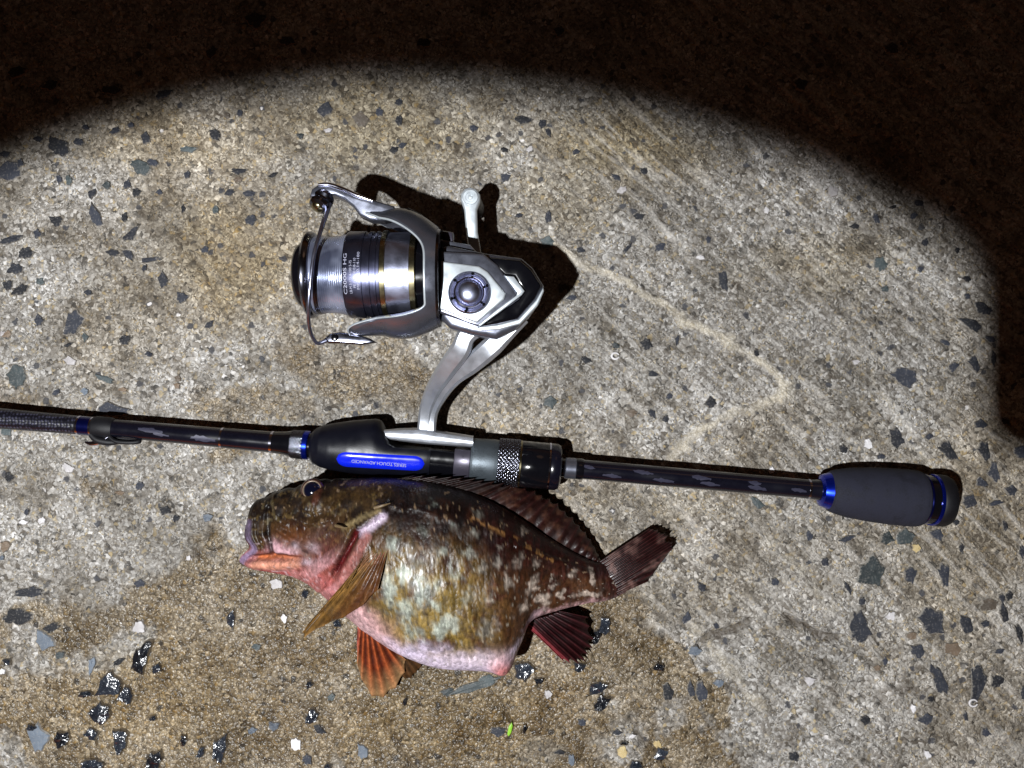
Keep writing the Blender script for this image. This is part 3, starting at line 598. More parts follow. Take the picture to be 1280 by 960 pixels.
# blue inlay with its lettering on the side of the seat that faces up
def onseat(x, y, lift=.0):
    r = np.interp(x, [389, 402, 415, 440, 470, 500, 540], [18, 25.5, 28, 30, 29.5, 28, 26]) + lift
    th = math.acos(max(-1, min(1, y / r))); return RP(x, r * math.cos(th), r * math.sin(th))
V = []; nn = 48
for i in range(nn):
    x = 427 + 107 * i / (nn - 1); e = min(x - 427, 534 - x); hh = 9.2 * math.sqrt(max(0, 1 - max(0, 1 - e / 13) ** 2)) + .05
    for j in range(13):
        f = j / 12 * 2 - 1
        V.append(onseat(x, -9.5 + .028 * (x - 480) + f * hh, .2 + 1.5 * (1 - f ** 4) * min(1, e / 4)))
inlay = mk('blue_inlay', V, [f[::-1] for f in gridfaces(nn, 13)], M['blue_inlay'], rod)
tv, tf = text_mesh('SERIES TOUCH ADVANCED', 6.2)
sx = 66 / (tv[:, 0].max() - tv[:, 0].min())
V = [onseat(479 - v[0] * sx, -11.5 - v[1] * .9, 2.0) for v in tv]
mk('inlay_lettering', V, tf, M['white_ink'], inlay, smooth=False)
for gx_ in (-620, -1150, -1650, -2150, -2600, -3000):      # line guides further up the blank
    tube('line_guide', [RP(gx_ + 30, 8, 0), RP(gx_ + 8, 24, 4), RP(gx_, 34, 8), RP(gx_, 44, 0), RP(gx_, 34, -8), RP(gx_ + 8, 24, -4), RP(gx_ + 30, 8, 0)], [.0008] * 7, M['dark_chrome'], rod, n=8, npts=30)

# ------------------------------------------------------------------ the reel
ZA = .058                                  # height of the spool axis
S = K * (H - ZA)
def D(d): return ZA + d * S                # d in reel pixels above the axis
reel = root('fishing_reel', (P(560, 350, ZA).x, P(560, 350, ZA).y, 0), 'silver and black spinning reel mounted on the black rod', 'fishing reel')
O = P(0, 344, ZA); X_, Y_, Z_ = Vector((1, 0, 0)), Vector((0, 1, 0)), Vector((0, 0, 1))
def LT(name, prof, m, parent=None, yc=344, **k): return lathe(name, prof, P(640, yc, ZA) + Vector((-640 * S, 0, 0)), X_, Y_, Z_, S, m, parent or reel, **k)
spool = LT('spool', [(437, 49), (438, 53), (440, 54), (460, 54), (460.5, 52.4), (465, 52.4), (465.5, 54), (469.5, 54), (470, 52.4), (473.5, 52.4), (474, 54), (477, 54), (477.5, 52.6), (481, 52.6), (482, 50)], M['spool_dark'], n=96)
LT('drag_knob', [(368, .5), (368.5, 14), (369, 15), (371, 30), (374, 37), (379, 40.5), (386, 41)], M['gloss_black'], spool, n=64)
LT('spool_lip', [(384.5, 44), (385, 51), (388, 54), (391, 54.2), (395, 52), (396.5, 48)], M['dark_chrome'], spool, n=96)
LT('wound_line', [(396, 49), (400, 49.3), (408, 47.6), (418, 47.3), (428, 48.6), (437, 51)], M['line'], spool, n=96, sub=4, sharp=60)
LT('gold_ring', [(481.5, 51), (482, 55), (487.5, 55), (488, 51)], M['gold'], spool, n=96)
LT('spool_skirt', [(487.5, 52.8), (516.5, 52.8), (517, 50)], M['machined'], spool, n=96)
LT('rear_gold_ring', [(516.5, 51.6), (523, 51.6), (524, 48)], M['gold'], spool, n=96)
LT('spool_shaft_hub', [(523, 46), (541, 46)], M['gloss_black'], spool, n=48)
def spool_text(txt, size, xcol, thc, ln, name='lettering'):
    tv, tf = text_mesh(txt, size)
    k = ln / (tv[:, 0].max() - tv[:, 0].min())
    oo = P(640, 344, ZA) + Vector((-640 * S, 0, 0)); r = 54.25
    # runs round the spool, read from the rod side upwards
    V = [oo + X_ * ((xcol - tv_[1] * -1 * -1) * S) + Y_ * (r * S * math.sin((tv_[0] * k + thc) / r)) + Z_ * (r * S * math.cos((tv_[0] * k + thc) / r)) for tv_ in tv]
    return mk(name, V, tf, M['white_ink'], spool, smooth=False)
spool_text('C2000S HG', 5.6, 441.5, -5, 50)
spool_text('LB-M 3-125 4-100 5-75', 4.2, 448, -9, 40)
spool_text('PE 0.6-150 0.8-110', 4.2, 452.8, -4, 36)
spool_text('MM-M 0.14-180', 4.2, 457, -1, 46)
# rotor with its two arms
ny_, nth = 26, 144
Vo = []; 
oo = P(640, 347, ZA) + Vector((-640 * S, 0, 0))
def rot_pt(t, th, inner):
    s_ = abs(math.cos(th)); up = math.cos(th) > 0
    wgt = float(s_ ** 5 if up else sst(.58, .97, s_) ** 1.4)
    xf = 537 - (84 if up else 98) * wgt
    x = xf + (549 - xf) * t
    bul = (24 if up else 14) * (s_ ** 4) * math.sin(min(1, (549 - x) / 62) * math.pi / 2)
    r = 59 + 6 * (1 - ((x - 520) / 40) ** 2 if abs(x - 520) < 40 else 0) + bul
    if inner: r -= 7 * (1 if t > .06 else .5)
    if not inner and t < .04: r -= 2.0
    return oo + X_ * (x * S) + Y_ * (r * S * math.cos(th)) + Z_ * (r * S * math.sin(th))
V = []
ts = [0, .02, .06] + list(np.linspace(.1, 1, ny_ - 3))
for t in ts: V += [rot_pt(t, 2 * math.pi * j / nth, False) for j in range(nth)]
for t in ts[::-1]: V += [rot_pt(t, 2 * math.pi * j / nth, True) for j in range(nth)]
V += V[:nth]
F = gridfaces(2 * len(ts) + 1, nth, True)
rotor = mk('rotor', V, [f[::-1] for f in F], M['grey_paint'], reel, sharp=50)
# bright rim along the scooped edge of the rotor
V = []; nrim = 180
for i in range(nrim):
    th = 2 * math.pi * i / nrim; p = rot_pt(0, th, False); q = rot_pt(0, th, True); c_ = (p + q) / 2
    rad = (c_ - oo - X_ * (c_ - oo).dot(X_)).normalized()
    for j in range(8):
        a = 2 * math.pi * j / 8; V.append(p + X_ * (-.6 * S) + rad * (math.cos(a) * 1.5 * S) + X_ * (math.sin(a) * 1.5 * S))
V += V[:8]
mk('rotor_rim', V, [f[::-1] for f in gridfaces(nrim + 1, 8, True)], M['silver_paint'], rotor)
LT('rotor_back_ring', [(545, 50), (546, 60.5), (549, 61.5), (552, 60), (552.5, 40)], M['dark_chrome'], rotor, yc=348, n=96)
plate('rotor_cam_cover', [(497, 262), (510, 259), (526, 267), (540, 280), (546, 293), (541, 298), (528, 287), (512, 274)], D(10), .007, M['gloss_black'], rotor, .0012, 3)
# bail
arm = plate('bail_arm', [(386, 246), (389, 236), (397, 230.5), (408, 229.5), (424, 233), (446, 242), (468, 250), (492, 257), (498, 266), (480, 276), (462, 275), (449, 269), (441, 258), (430, 249), (418, 244), (411, 243), (408, 247), (398, 250)], D(16), .0085, M['grey_paint'], reel, .0014, 3)
tube('arm_edge', [P(398, 231, D(17)), P(412, 231, D(17)), P(430, 237, D(17)), P(448, 245, D(17)), P(466, 251, D(17))], [.0007, .001, .001, .0009, .0005], M['chrome'], arm, n=8)
lrx = (Vector((-.35, -.75, .55))).normalized(); lry = lrx.cross(Vector((0, 0, 1))).normalized(); lrz = lrx.cross(lry)
lr = lathe('line_roller', [(-12, 3), (-12, 9), (-9, 12.5), (-4, 13.2), (-1, 11), (2, 11), (5, 13), (9, 12), (11, 8)], P(402, 252, D(13)), lrx, lry, lrz, S, M['dark_chrome'], reel, n=48)
lathe('roller_cap', [(10, 8), (12, 7.4), (14, 5), (14.5, 1)], P(402, 252, D(13)), lrx, lry, lrz, S, M['gold'], lr, n=32)
tube('bail_wire', [P(a, b, D(d)) for a, b, d in ((412, 250, 10), (408, 266, 18), (401, 288, 38), (393, 316, 55), (389, 345, 60), (386, 378, 54), (386, 404, 36), (390, 420, 18), (397, 429, 4), (407, 426, 0), (420, 421, -2))], [.0016, .0013, .0010, .0009, .0009, .0009, .0009, .0009, 0.0008, .0010, .0012], M['machined'], reel, npts=90)
hold = plate('bail_holder', [(405, 423), (412, 417), (424, 415), (446, 418), (462, 423), (470, 428), (452, 431), (424, 429), (410, 429)], D(6), .004, M['dark_chrome'], reel, .0009, 3)
plate('bail_screw', [(418 + 4.5 * math.cos(a * math.pi / 6), 422 + 4.5 * math.sin(a * math.pi / 6)) for a in range(12)], D(9), .002, M['gloss_black'], hold, .0004, 2)
# gear housing
body = plate('body', [(551, 308), (560, 306), (608, 316), (652, 322), (666, 334), (680, 357), (676, 374), (662, 394), (644, 412), (620, 424), (588, 418), (562, 410), (550, 398)], D(24), .0185, M['grey_paint'], reel, .003, 4)
plate('body_rear_cover', [(611, 321), (650, 325), (664, 337), (677, 357), (668, 374), (647, 398), (622, 404), (599, 408), (648, 374), (655, 365), (643, 346), (630, 345)], D(30), .004, M['gloss_black'], body, .0014, 3)
plate('body_lower_edge', [(596, 409), (622, 405.5), (648, 399), (670, 375), (679, 359), (680, 364), (672, 382), (650, 405), (624, 412), (602, 413)], D(28), .0045, M['silver_paint'], body, .0012, 3)
frame = plate('side_plate', [(551, 314), (604, 317), (622, 331), (647, 367), (643, 374), (620, 392), (598, 408), (549, 391)], D(34), .006, M['grey_paint'], body, .0011, 3)
plate('side_plate_face', [(551, 326), (599, 332.5), (610, 339.5), (632.5, 367), (630, 374.5), (596, 403.5), (549.5, 386)], D(37.5), .0025, M['silver_paint'], frame, .0008, 3)
plate('side_chevron', [(630, 344), (642.5, 345.5), (656, 363.8), (652, 369), (626, 389), (600, 407.5), (597.5, 406), (622, 386), (645, 369.5), (646.5, 366)], D(36), .0025, M['silver_paint'], frame, .0007, 2)
cp = P(587, 366, D(36)); sz = K * (H - cp.z)
def ZL(name, prof, m, parent, **k): return lathe(name, [(a, b) for a, b in prof], cp, Z_, X_, Y_, sz, m, parent, **k)
cap = ZL('handle_screw_cap', [(-6, 27), (2, 27), (5, 26), (6.5, 24.5), (5.5, 23), (3, 21.5)], M['machined'], reel, n=64, sharp=40)
ZL('cap_ring', [(2, 22), (6, 20.5), (8.5, 19), (9, 17.5), (7, 16), (5, 15)], M['chrome'], cap, n=64, sharp=40)
ZL('cap_dome', [(3, 14.8), (8, 14.6), (11, 13.4), (13.4, 10.5), (14.8, 6.5), (15.4, 2.5), (15.5, .3)], M['machined'], cap, n=64, sharp=60)
for a in range(6):
    t = a * math.pi / 3 + .35; q = cp + Vector((math.cos(t) * 23.5 * sz, math.sin(t) * 23.5 * sz, 5 * sz))
    lathe('cap_notch', [(-1, 2.0), (2.2, 2.0), (3, 1.4)], q, Z_, X_, Y_, sz, M['gloss_black'], cap, n=12)
plate('body_neck', [(551, 299), (588, 306), (602, 322), (580, 326), (551, 322)], D(8), .012, M['grey_paint'], body, .0008, 2)
plate('reverse_switch', [(553, 288), (566, 290), (567, 304), (553, 303)], D(2), .008, M['dark_grey_paint'], body, .0008, 2)
# handle below the body, its knob standing on the concrete
ZH = .036
hb = P(600, 335, ZH)
harm = plate('handle_arm', [(591, 360), (588, 330), (582.5, 290), (580, 262), (575.5, 250), (576, 242), (581, 235.5), (588, 233.5), (595, 236), (600, 243), (600, 251), (596, 262), (597, 290), (604, 330), (608, 360)], ZH, .0045, M['silver_paint'], reel, .0011, 3)
hp = P(588, 246.5, ZH); hs = K * (H - ZH)
lathe('knob_pin', [(-2, 9.6), (.6, 9.6), (1.2, 9), (1.2, 6), (.4, 5.6), (.4, 3), (.9, 2.4), (1, .3)], hp, Z_, X_, Y_, hs, M['silver_paint'], harm, n=40, sharp=30)
lathe('handle_shaft', [(-4, 9), (26, 9), (30, 11), (46, 11)], P(600, 350, ZH), Z_, X_, Y_, hs, M['dark_chrome'], harm, n=32)
bh = (ZH - .0035) / hs
lathe('handle_knob', [(-bh, 7), (-bh + 1, 11), (-bh + 6, 14.5), (-bh + 18, 15), (-30, 13), (-20, 10), (-14, 9.5), (-11, 8)], hp, Z_, X_, Y_, hs, M['knob'], reel, n=40)
# stem and foot
zf = zrod(525) + .002
def stem_bar(path, name):
    pts = []; rad = []
    for x, y, wd in path:
        t = sst(415, 535, y); z = ZA - .004 + (zf - ZA + .004) * t
        pts.append(P(x, y, z)); rad.append(wd * K * (H - z))
    return pts, rad
def sweep(paths, name, m, parent, n=16, npts=60, pw=4.5, flat=1.0):
    VV = []; FF = []
    for path in paths:
        pts, rad = stem_bar(path, name); Q_ = cr([tuple(p) + (r,) for p, r in zip(pts, rad)], npts); off = len(VV)
        for i in range(npts):
            a = Vector(Q_[max(i - 1, 0), :3]); b = Vector(Q_[min(i + 1, npts - 1), :3]); t = (b - a).normalized()
            s_ = t.cross(Z_).normalized(); u = s_.cross(t)
            for j in range(n):
                th = 2 * math.pi * (j + .5) / n; c_, q_ = math.cos(th), math.sin(th)
                k_ = (abs(c_) ** pw + abs(q_) ** pw) ** (-1 / pw)
                VV.append(Vector(Q_[i, :3]) + s_ * (c_ * k_ * Q_[i, 3]) + u * (q_ * k_ * max(Q_[i, 3] * flat, .0028)))
        FF += gridfaces(npts, n, True, off); FF.append(tuple(off + j for j in range(n))[::-1]); FF.append(tuple(off + (npts - 1) * n + j for j in range(n)))
    return mk(name, VV, FF, m, parent, sharp=32)
stem = sweep([[(596, 405, 17), (583, 420, 12), (575, 438, 13), (559, 461, 12), (543, 486, 10), (533, 512, 8.5), (531, 536, 9), (531, 545, 10)],
              [(648, 396, 14), (636, 414, 10), (615, 433, 13), (591, 454, 12), (568, 472, 10), (551, 492, 9.5), (540, 516, 7.5), (537, 545, 8)]], 'stem', M['stem_silver'], reel)
def foot_pts():
    V = []; n = 18; ns = 50
    for i in range(ns):
        t = i / (ns - 1); x = 461 + 131 * t
        yc = 541.5 + 10.5 * t; hh = np.interp(t, [0, .05, .3, .48, .62, 1], [1.2, 4.0, 8.0, 9.8, 9.2, 7.2]); yc -= np.interp(t, [0, .48, 1], [0, 2.2, 0])
        for j in range(n):
            th = 2 * math.pi * (j + .5) / n; c_, q_ = math.cos(th), math.sin(th); k_ = (abs(c_) ** 3 + abs(q_) ** 3) ** (-1 / 3)
            p = P(x, yc, zf); s_ = K * (H - zf)
            V.append(p + Vector((0, c_ * k_ * hh * s_, q_ * k_ * (8 + 10 * math.sin(math.pi * min(t * 1.5, 1) / 2)) * .8 * s_)))
    F = gridfaces(ns, n, True); F.append(tuple(range(n))[::-1]); F.append(tuple((ns - 1) * n + j for j in range(n)))
    return V, [f[::-1] for f in F]
V, F = foot_pts(); mk('foot', V, F, M['stem_silver'], reel, sharp=34)

# ------------------------------------------------------------------ the fish
SECT = [(318, 629, 304, 704, 40), (332, 621, 322, 711, 50), (352, 611, 348, 716, 62), (378, 605, 378, 724, 76), (405, 600, 405, 742, 90), (435, 598, 432, 766, 104), (470, 597, 462, 790, 118),
        (510, 599, 500, 814, 128), (550, 605, 545, 831, 132), (590, 616, 590, 835, 124), (628, 634, 631, 833, 112), (657, 652, 651, 803, 90), (684, 670, 664, 775, 68), (714, 688, 698, 762, 48),
        (738, 700, 733, 754, 35), (757, 704, 760, 750, 22), (774, 701, 783, 740, 9)]
NS, NR = 420, 168
sec = cr(SECT, NS)
TH = np.linspace(0, 2 * np.pi, NR, endpoint=False)
cs, sn = np.cos(TH), np.sin(TH)            # cos -> along top/bottom, sin -> up
pw = 2.25; kk = (np.abs(cs) ** pw + np.abs(sn) ** pw) ** (-1 / pw)
cs, sn = cs * kk, sn * kk
Tx, Ty, Bx, By, TK = [sec[:, i:i + 1] for i in range(5)]
PX = (Tx + Bx) / 2 + (Tx - Bx) / 2 * cs; PY = (Ty + By) / 2 + (Ty - By) / 2 * cs
mm = K * H
thick = TK * mm
ZC = thick * .5 + (132 * mm - thick) * .5 * .30 + .0006
ZZ = ZC + thick / 2 * sn
ZZ = np.maximum(ZZ, .0008 + 0 * ZZ)
up = np.clip(sn, 0, 1) ** .5
vv = (1 - cs) / 2 + 0 * PX                 # 0 at the back, 1 at the belly
WX = PX + 9 * fbm(PX / 16, PY / 16, 71) + 4 * fbm(PX / 5, PY / 5, 75); WY = PY + 11 * fbm(PX / 12, PY / 18, 73) + 4 * fbm(PX / 5, PY / 6, 77)
n1 = fbm(PX / 30, PY / 30, 21); n2 = fbm(PX / 9, PY / 9, 22); n3 = fbm(PX / 4.5, PY / 3.2, 23); n4 = fbm(PX / 3.0, PY / 13, 25)
g = lambda cx, cy, rx, ry: np.exp(-(((PX - cx) / rx) ** 2 + ((PY - cy) / ry) ** 2))
GILL = [(486, 634), (468, 646), (452, 660), (440, 682), (428, 706), (410, 730), (398, 738)]
dg = polydist(PX, PY, GILL)
gy_ = np.interp(PX, [p[0] for p in GILL[::-1]], [p[1] for p in GILL[::-1]])
headside = (PY < gy_) & (PX < 492)
dz = .0032 * g(392, 614, 20, 16) - .0022 * g(392, 614, 7, 7)
dz += np.where(PX < 505, .0030 * sst(26, 1, dg) * (headside | (PX < 398)), 0)
dz -= .0030 * sst(7, 1, polydist(PX, PY, [(456, 656), (444, 680), (430, 704)]))
dz -= .0024 * sst(6, 1, polydist(PX, PY, [(343, 632), (342, 660), (348, 688)]))          # behind the upper jaw
dz -= .0036 * sst(6, 1, polydist(PX, PY, [(318, 694), (350, 690), (386, 692)]))          # mouth corner
dz += .0022 * sst(9, 1, polydist(PX, PY, [(316, 704), (350, 704), (390, 694)]))          # lower lip
dz += .0018 * sst(7, 2, polydist(PX, PY, [(320, 634), (321, 660), (322, 680)])) + .0016 * sst(4, 1, polydist(PX, PY, [(372, 640), (398, 648), (424, 642)]))
dz += .0013 * sst(6, 1, polydist(PX, PY, [(352, 628), (354, 644), (366, 650)]))
dz += .0010 * sst(11, 1, polydist(PX, PY, [(396, 664), (420, 660), (440, 655), (484, 633)]))
dz += .0020 * np.where(PX < 436, np.sin((PX * .6 + PY * .8) / 5.5) * g(412, 700, 22, 28), 0)
dz += .0016 * sst(5, 1, polydist(PX, PY, [(356, 655), (378, 668), (398, 676)]))
dz += .0012 * n1 + (.0007 * n2 + .0004 * n3) * sst(500, 440, PX) + .0003 * n4
dz -= .0012 * sst(3, .5, np.hypot(PX - 349, PY - 618)) + .0012 * sst(4, 1, polydist(PX, PY, [(384, 634), (400, 640), (420, 634)]))
dz += .0012 * sst(5, 1, polydist(PX, PY, [(478, 622), (530, 628), (600, 652), (680, 690), (740, 714)])) * (n2 > -.2)
ZZ = ZZ + dz * up
# vent
vent = g(630, 822, 15, 13)
PYv = PY + 9 * vent * (vv > .6); PXv = PX + (9 * np.exp(-((vv - .68) / .12) ** 2) - 2 * np.exp(-((vv - .92) / .1) ** 2)) * sst(352, 318, PX)
ZZ = ZZ + .003 * vent * up
# outline is not razor smooth
sd_ = 1.2 * fbm(PX / 14, PY / 14, 31)
PYv = PYv + sd_ * cs * (PX < 470) + (2.6 * fbm(PX / 9, PX * 0, 33) + 3.0 * np.exp(-((PX - 364) / 12) ** 2) - 2.5 * np.exp(-((PX - 392) / 13) ** 2) - 2 * np.exp(-((PX - 322) / 6) ** 2)) * np.clip(cs, 0, 1) ** 2 * sst(440, 405, PX)
V = np.stack([(PXv - 640) * K * (H - ZC), -(PYv - 480) * K * (H - ZC), ZZ], -1)
# colour: the animal's own pattern, with some shade and highlights painted on the head
def mixa(a, b, t): return a * (1 - t[..., None]) + b * t[..., None]
def cc(*c): return lin(c)
col = np.zeros(PX.shape + (3,)) + cc(50, 26, 19)
col = mixa(col, cc(24, 12, 11), .95 * sst(.34, .08, vv + .1 * n2))
col = mixa(col, cc(108, 88, 42), sst(.16, .46, vv + .22 * n1 + .12 * n2) * sst(450, 500, PX))
col = mixa(col, cc(64, 34, 20), .75 * sst(.0, .5, n1 + .7 * n2) * (vv < .85))
pale = np.zeros(PX.shape)
for (cx, cy, rx, ry, s) in ((500, 668, 9, 10, .9), (512, 700, 9, 13, 1), (497, 722, 8, 22, .9), (532, 722, 11, 20, 1), (515, 748, 14, 14, .9), (560, 765, 16, 13, 1), (530, 690, 7, 8, .6), (588, 680, 9, 6, .8), (604, 694, 8, 8, .6),
                            (640, 712, 9, 12, .9), (664, 722, 10, 14, .8), (680, 742, 12, 14, .7), (612, 730, 12, 12, .5), (560, 678, 8, 8, .6), (585, 735, 10, 14, .5), (598, 658, 9, 6, .7), (738, 716, 7, 8, .9),
                            (735, 740, 16, 6, .8), (655, 660, 7, 4, .8), (630, 652, 6, 4, .5), (570, 650, 8, 5, .5), (536, 652, 7, 5, .5), (520, 775, 16, 12, .6), (640, 755, 9, 12, .5), (690, 720, 6, 9, .6), (548, 715, 8, 14, .5), (610, 770, 18, 14, .5), (622, 690, 8, 9, .8), (648, 690, 6, 10, .7), (668, 700, 7, 8, .8), (700, 735, 7, 10, .8), (712, 712, 6, 7, .7), (628, 676, 6, 6, .6), (655, 745, 7, 10, .8), (545, 625, 8, 4, .5), (600, 636, 7, 4, .6), (575, 702, 8, 11, .7), (552, 740, 9, 12, .7)):
    pale = np.maximum(pale, s * np.exp(-(((WX - cx) / rx) ** 2 + ((WY - cy) / ry) ** 2)))
col = mixa(col, cc(150, 158, 148), np.clip(sst(.18, .75, pale + .40 * n2 + .40 * n3), 0, 1) * .80)
mar = sst(560, 650, PX + 16 * n2)
col = mixa(col, mixa(np.zeros(PX.shape + (3,)) + cc(52, 20, 18), cc(168, 150, 138), sst(.3, .75, pale + .4 * n2)), mar * .85)
col = mixa(col, cc(50, 30, 16) , .6 * sst(.10, .5, n3 + .4 * n2) * (1 - sst(.7, .85, vv)))
bel = sst(.80, .93, vv + .07 * n1 + .05 * n2) * sst(428, 470, PX) * (1 - sst(640, 690, PX))
col = mixa(col, cc(196, 184, 208), bel * .9)
col = mixa(col, cc(182, 144, 144), np.clip(.85 * sst(.66, .84, vv + .1 * n1) * sst(520, 470, PX) * sst(425, 445, PX), 0, 1))
col = mixa(col, cc(206, 190, 200), .7 * g(600, 812, 60, 12))
col = mixa(col, cc(172, 108, 108), np.clip(1.2 * vent, 0, 1))
col = mixa(col, cc(168, 134, 136), .8 * sst(.82, .97, vv + .12 * n2) * sst(640, 690, PX))
col = col * (.42 + .58 * sst(.16, .46, vv + .06 * n2))[..., None]
col = mixa(col, cc(40, 17, 16), .8 * sst(742, 768, PX + 5 * n2))
col = .9 * col * np.clip(1 + .85 * n4 * (1 - bel), .3, 2)[..., None]
# head
hm = sst(474, 446, PX + (PY - 690) * .38)
hc = np.zeros(PX.shape + (3,)) + cc(72, 53, 30)
hc = mixa(hc, cc(34, 22, 15), sst(-.2, .4, n1 + .6 * n2))
hc = mixa(hc, cc(118, 96, 56), .7 * sst(.25, .6, n3 + .5 * n2) )
hc = mixa(hc, cc(134, 74, 38), .6 * g(372, 668, 24, 16))
hc = mixa(hc, cc(152, 98, 96), sst(.64, .84, vv + .14 * n1 + .05 * n2))
hc = mixa(hc, cc(118, 62, 56), .85 * sst(.0, .4, n2 + .5 * n3) * sst(.5, .75, vv))
hc = mixa(hc, cc(196, 156, 164), np.clip(g(366, 684, 18, 8) + g(352, 676, 8, 8), 0, 1) * .9)
hc = mixa(hc, cc(168, 92, 48), .9 * sst(6, 1, polydist(PX, PY, [(328, 693), (352, 690), (384, 690)])))
hc = mixa(hc, cc(196, 136, 112), .85 * sst(9, 2, polydist(PX, PY, [(326, 702), (356, 701), (380, 697)])))
hc = mixa(hc, cc(160, 70, 70), .8 * sst(5, 1, polydist(PX, PY, [(330, 711), (365, 713)])))
hc = mixa(hc, cc(26, 14, 12), .85 * sst(4.5, 1, polydist(PX, PY, [(343, 640), (342, 662), (347, 684)])))  # shade painted into the groove behind the upper jaw
hc = mixa(hc, cc(70, 30, 24), .9 * sst(3.5, .8, polydist(PX, PY, [(320, 690), (350, 686), (388, 690), (398, 700)])))  # shade painted along the mouth crease
hc = mixa(hc, cc(12, 8, 8), .9 * sst(4, 1.5, np.hypot(PX - 349, PY - 618)))
hc = mixa(hc, cc(150, 134, 96), .55 * sst(.30, .5, vnoise(PX / 7, PY / 5, 81)) * (vv < .55))
hc = mixa(hc, cc(22, 13, 10), .8 * sst(.18, .40, vnoise(PX / 13, PY / 10, 83)) * (vv < .62))
hc = mixa(hc, cc(214, 190, 196), .5 * sst(.28, .44, vnoise(PX / 6, PY / 4, 85)) * (vv > .55))
hc = mixa(hc, cc(120, 104, 132), .9 * sst(7, 2, polydist(PX, PY, [(318, 650), (316, 684), (306, 703)])))
hc = mixa(hc, cc(186, 168, 178), .7 * np.clip(g(403, 676, 8, 6) + g(380, 674, 6, 5) + g(395, 694, 10, 4), 0, 1))
hc = mixa(hc, cc(120, 104, 66), .5 * sst(3.5, 1, polydist(PX, PY, [(346, 624), (352, 640), (358, 644)])))
hc = mixa(hc, cc(30, 16, 12), .8 * sst(18, 6, np.hypot(PX - 412, PY - 604)))
hc = mixa(hc, cc(96, 46, 32), .5 * sst(7, 2, polydist(PX, PY, [(396, 602), (405, 610), (403, 622)])))
hc = mixa(hc, cc(150, 74, 72), .6 * np.clip(1.3 * g(424, 704, 24, 34), 0, 1))
hc = mixa(hc, cc(206, 160, 166), .55 * sst(.1, .5, np.sin((PX * .6 + PY * .8) / 5.5)) * g(416, 702, 22, 30))  # highlight painted on the crests of the gill folds
col = mixa(col, hc * (.5 + .42 * sst(.5, .72, vv + .05 * n2))[..., None], hm)
col = mixa(col, cc(176, 160, 178), .85 * sst(8, 2, polydist(PX, PY, [(487, 637), (476, 646), (462, 656)])))
col = mixa(col, cc(146, 128, 92), .7 * sst(3.5, .5, polydist(PX, PY, [(440, 650), (466, 636), (484, 630)])))
col = mixa(col, cc(70, 10, 14), .95 * sst(5, 1.5, polydist(PX, PY, [(456, 655), (445, 680), (431, 703)])))
col = mixa(col, cc(140, 88, 84), .7 * sst(9, 3, polydist(PX, PY, [(468, 660), (452, 690), (436, 716)])))
lat = sst(3, 1, polydist(PX, PY, [(590, 640), (640, 664), (690, 695)])) * (n3 > 0.05)
col = mixa(col, cc(130, 92, 52), .7 * lat)
sp = (vnoise(PX / 3.5, PY / 3.5, 51) > .40) & (vv < .35)
col = mixa(col, cc(132, 110, 86), .55 * sp.astype(float))
sp = (vnoise(PX / 2.6, PY / 2.6, 55) > .40) & (vv > .3)
col = mixa(col, cc(170, 164, 150), .35 * sp.astype(float) * (1 - hm))
V = V.reshape(-1, 3); colf = col.reshape(-1, 3)
F = gridfaces(NS, NR, True); F = [f[::-1] for f in F]
# mouth cavity (inside of the open jaws) and the closed tail end
ring0 = V[:NR].copy(); c0 = ring0.mean(0); extra = []; ecol = []
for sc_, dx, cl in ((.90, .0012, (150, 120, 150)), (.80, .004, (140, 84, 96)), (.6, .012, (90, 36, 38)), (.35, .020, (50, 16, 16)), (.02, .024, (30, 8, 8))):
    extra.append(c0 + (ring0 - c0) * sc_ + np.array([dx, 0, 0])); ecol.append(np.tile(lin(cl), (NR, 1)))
base = len(V); V = np.concatenate([V] + extra); colf = np.concatenate([colf] + ecol)
prev = 0
for q in range(len(extra)):
    st_ = base + q * NR
    F += [(prev + j, prev + (j + 1) % NR, st_ + (j + 1) % NR, st_ + j)[::-1] for j in range(NR)]; prev = st_
F.append(tuple((NS - 1) * NR + j for j in range(NR))[::-1])
fishroot = root('fish', (P(530, 720).x, P(530, 720).y, 0), 'plump mottled brown rockfish with open mouth lying on its side below the rod', 'fish')
M['fish'] = colattr('fish_skin', .45, .05, .40, 760, .0005, .30)
M['fin'] = colattr('fin_skin', .46, .08, .2, 700, .0003, .22)
fbody = mk('fish_body', V, [f[::-1] for f in F], M['fish'], fishroot, col=colf)
bmx = bmesh.new(); bmx.from_mesh(fbody.data); bmesh.ops.recalc_face_normals(bmx, faces=bmx.faces[:]); bmx.to_mesh(fbody.data); bmx.free()

cell = .0015; gx0, gy0 = V[:, 0].min() - .01, V[:, 1].min() - .01
gw = int((V[:, 0].max() + .01 - gx0) / cell) + 2; gh_ = int((V[:, 1].max() + .01 - gy0) / cell) + 2
TOPZ = np.zeros((gw, gh_)); Vb = V[:NS * NR]
np.maximum.at(TOPZ, (((Vb[:, 0] - gx0) / cell).astype(int), ((Vb[:, 1] - gy0) / cell).astype(int)), Vb[:, 2])
for _ in range(2):
    T2 = np.maximum.reduce([np.roll(TOPZ, k_, a_) for k_ in (-1, 1) for a_ in (0, 1)]); TOPZ = np.where(TOPZ < .004, np.where(T2 > .02, T2, TOPZ), TOPZ)
def top_z(x, y, z):
    for _ in range(3):
        p = P(x, y, z); i, j = int((p.x - gx0) / cell), int((p.y - gy0) / cell)
        if not (0 < i < gw - 1 and 0 < j < gh_ - 1): return 0
        z = float(TOPZ[i - 1:i + 2, j - 1:j + 2].max())
    return z
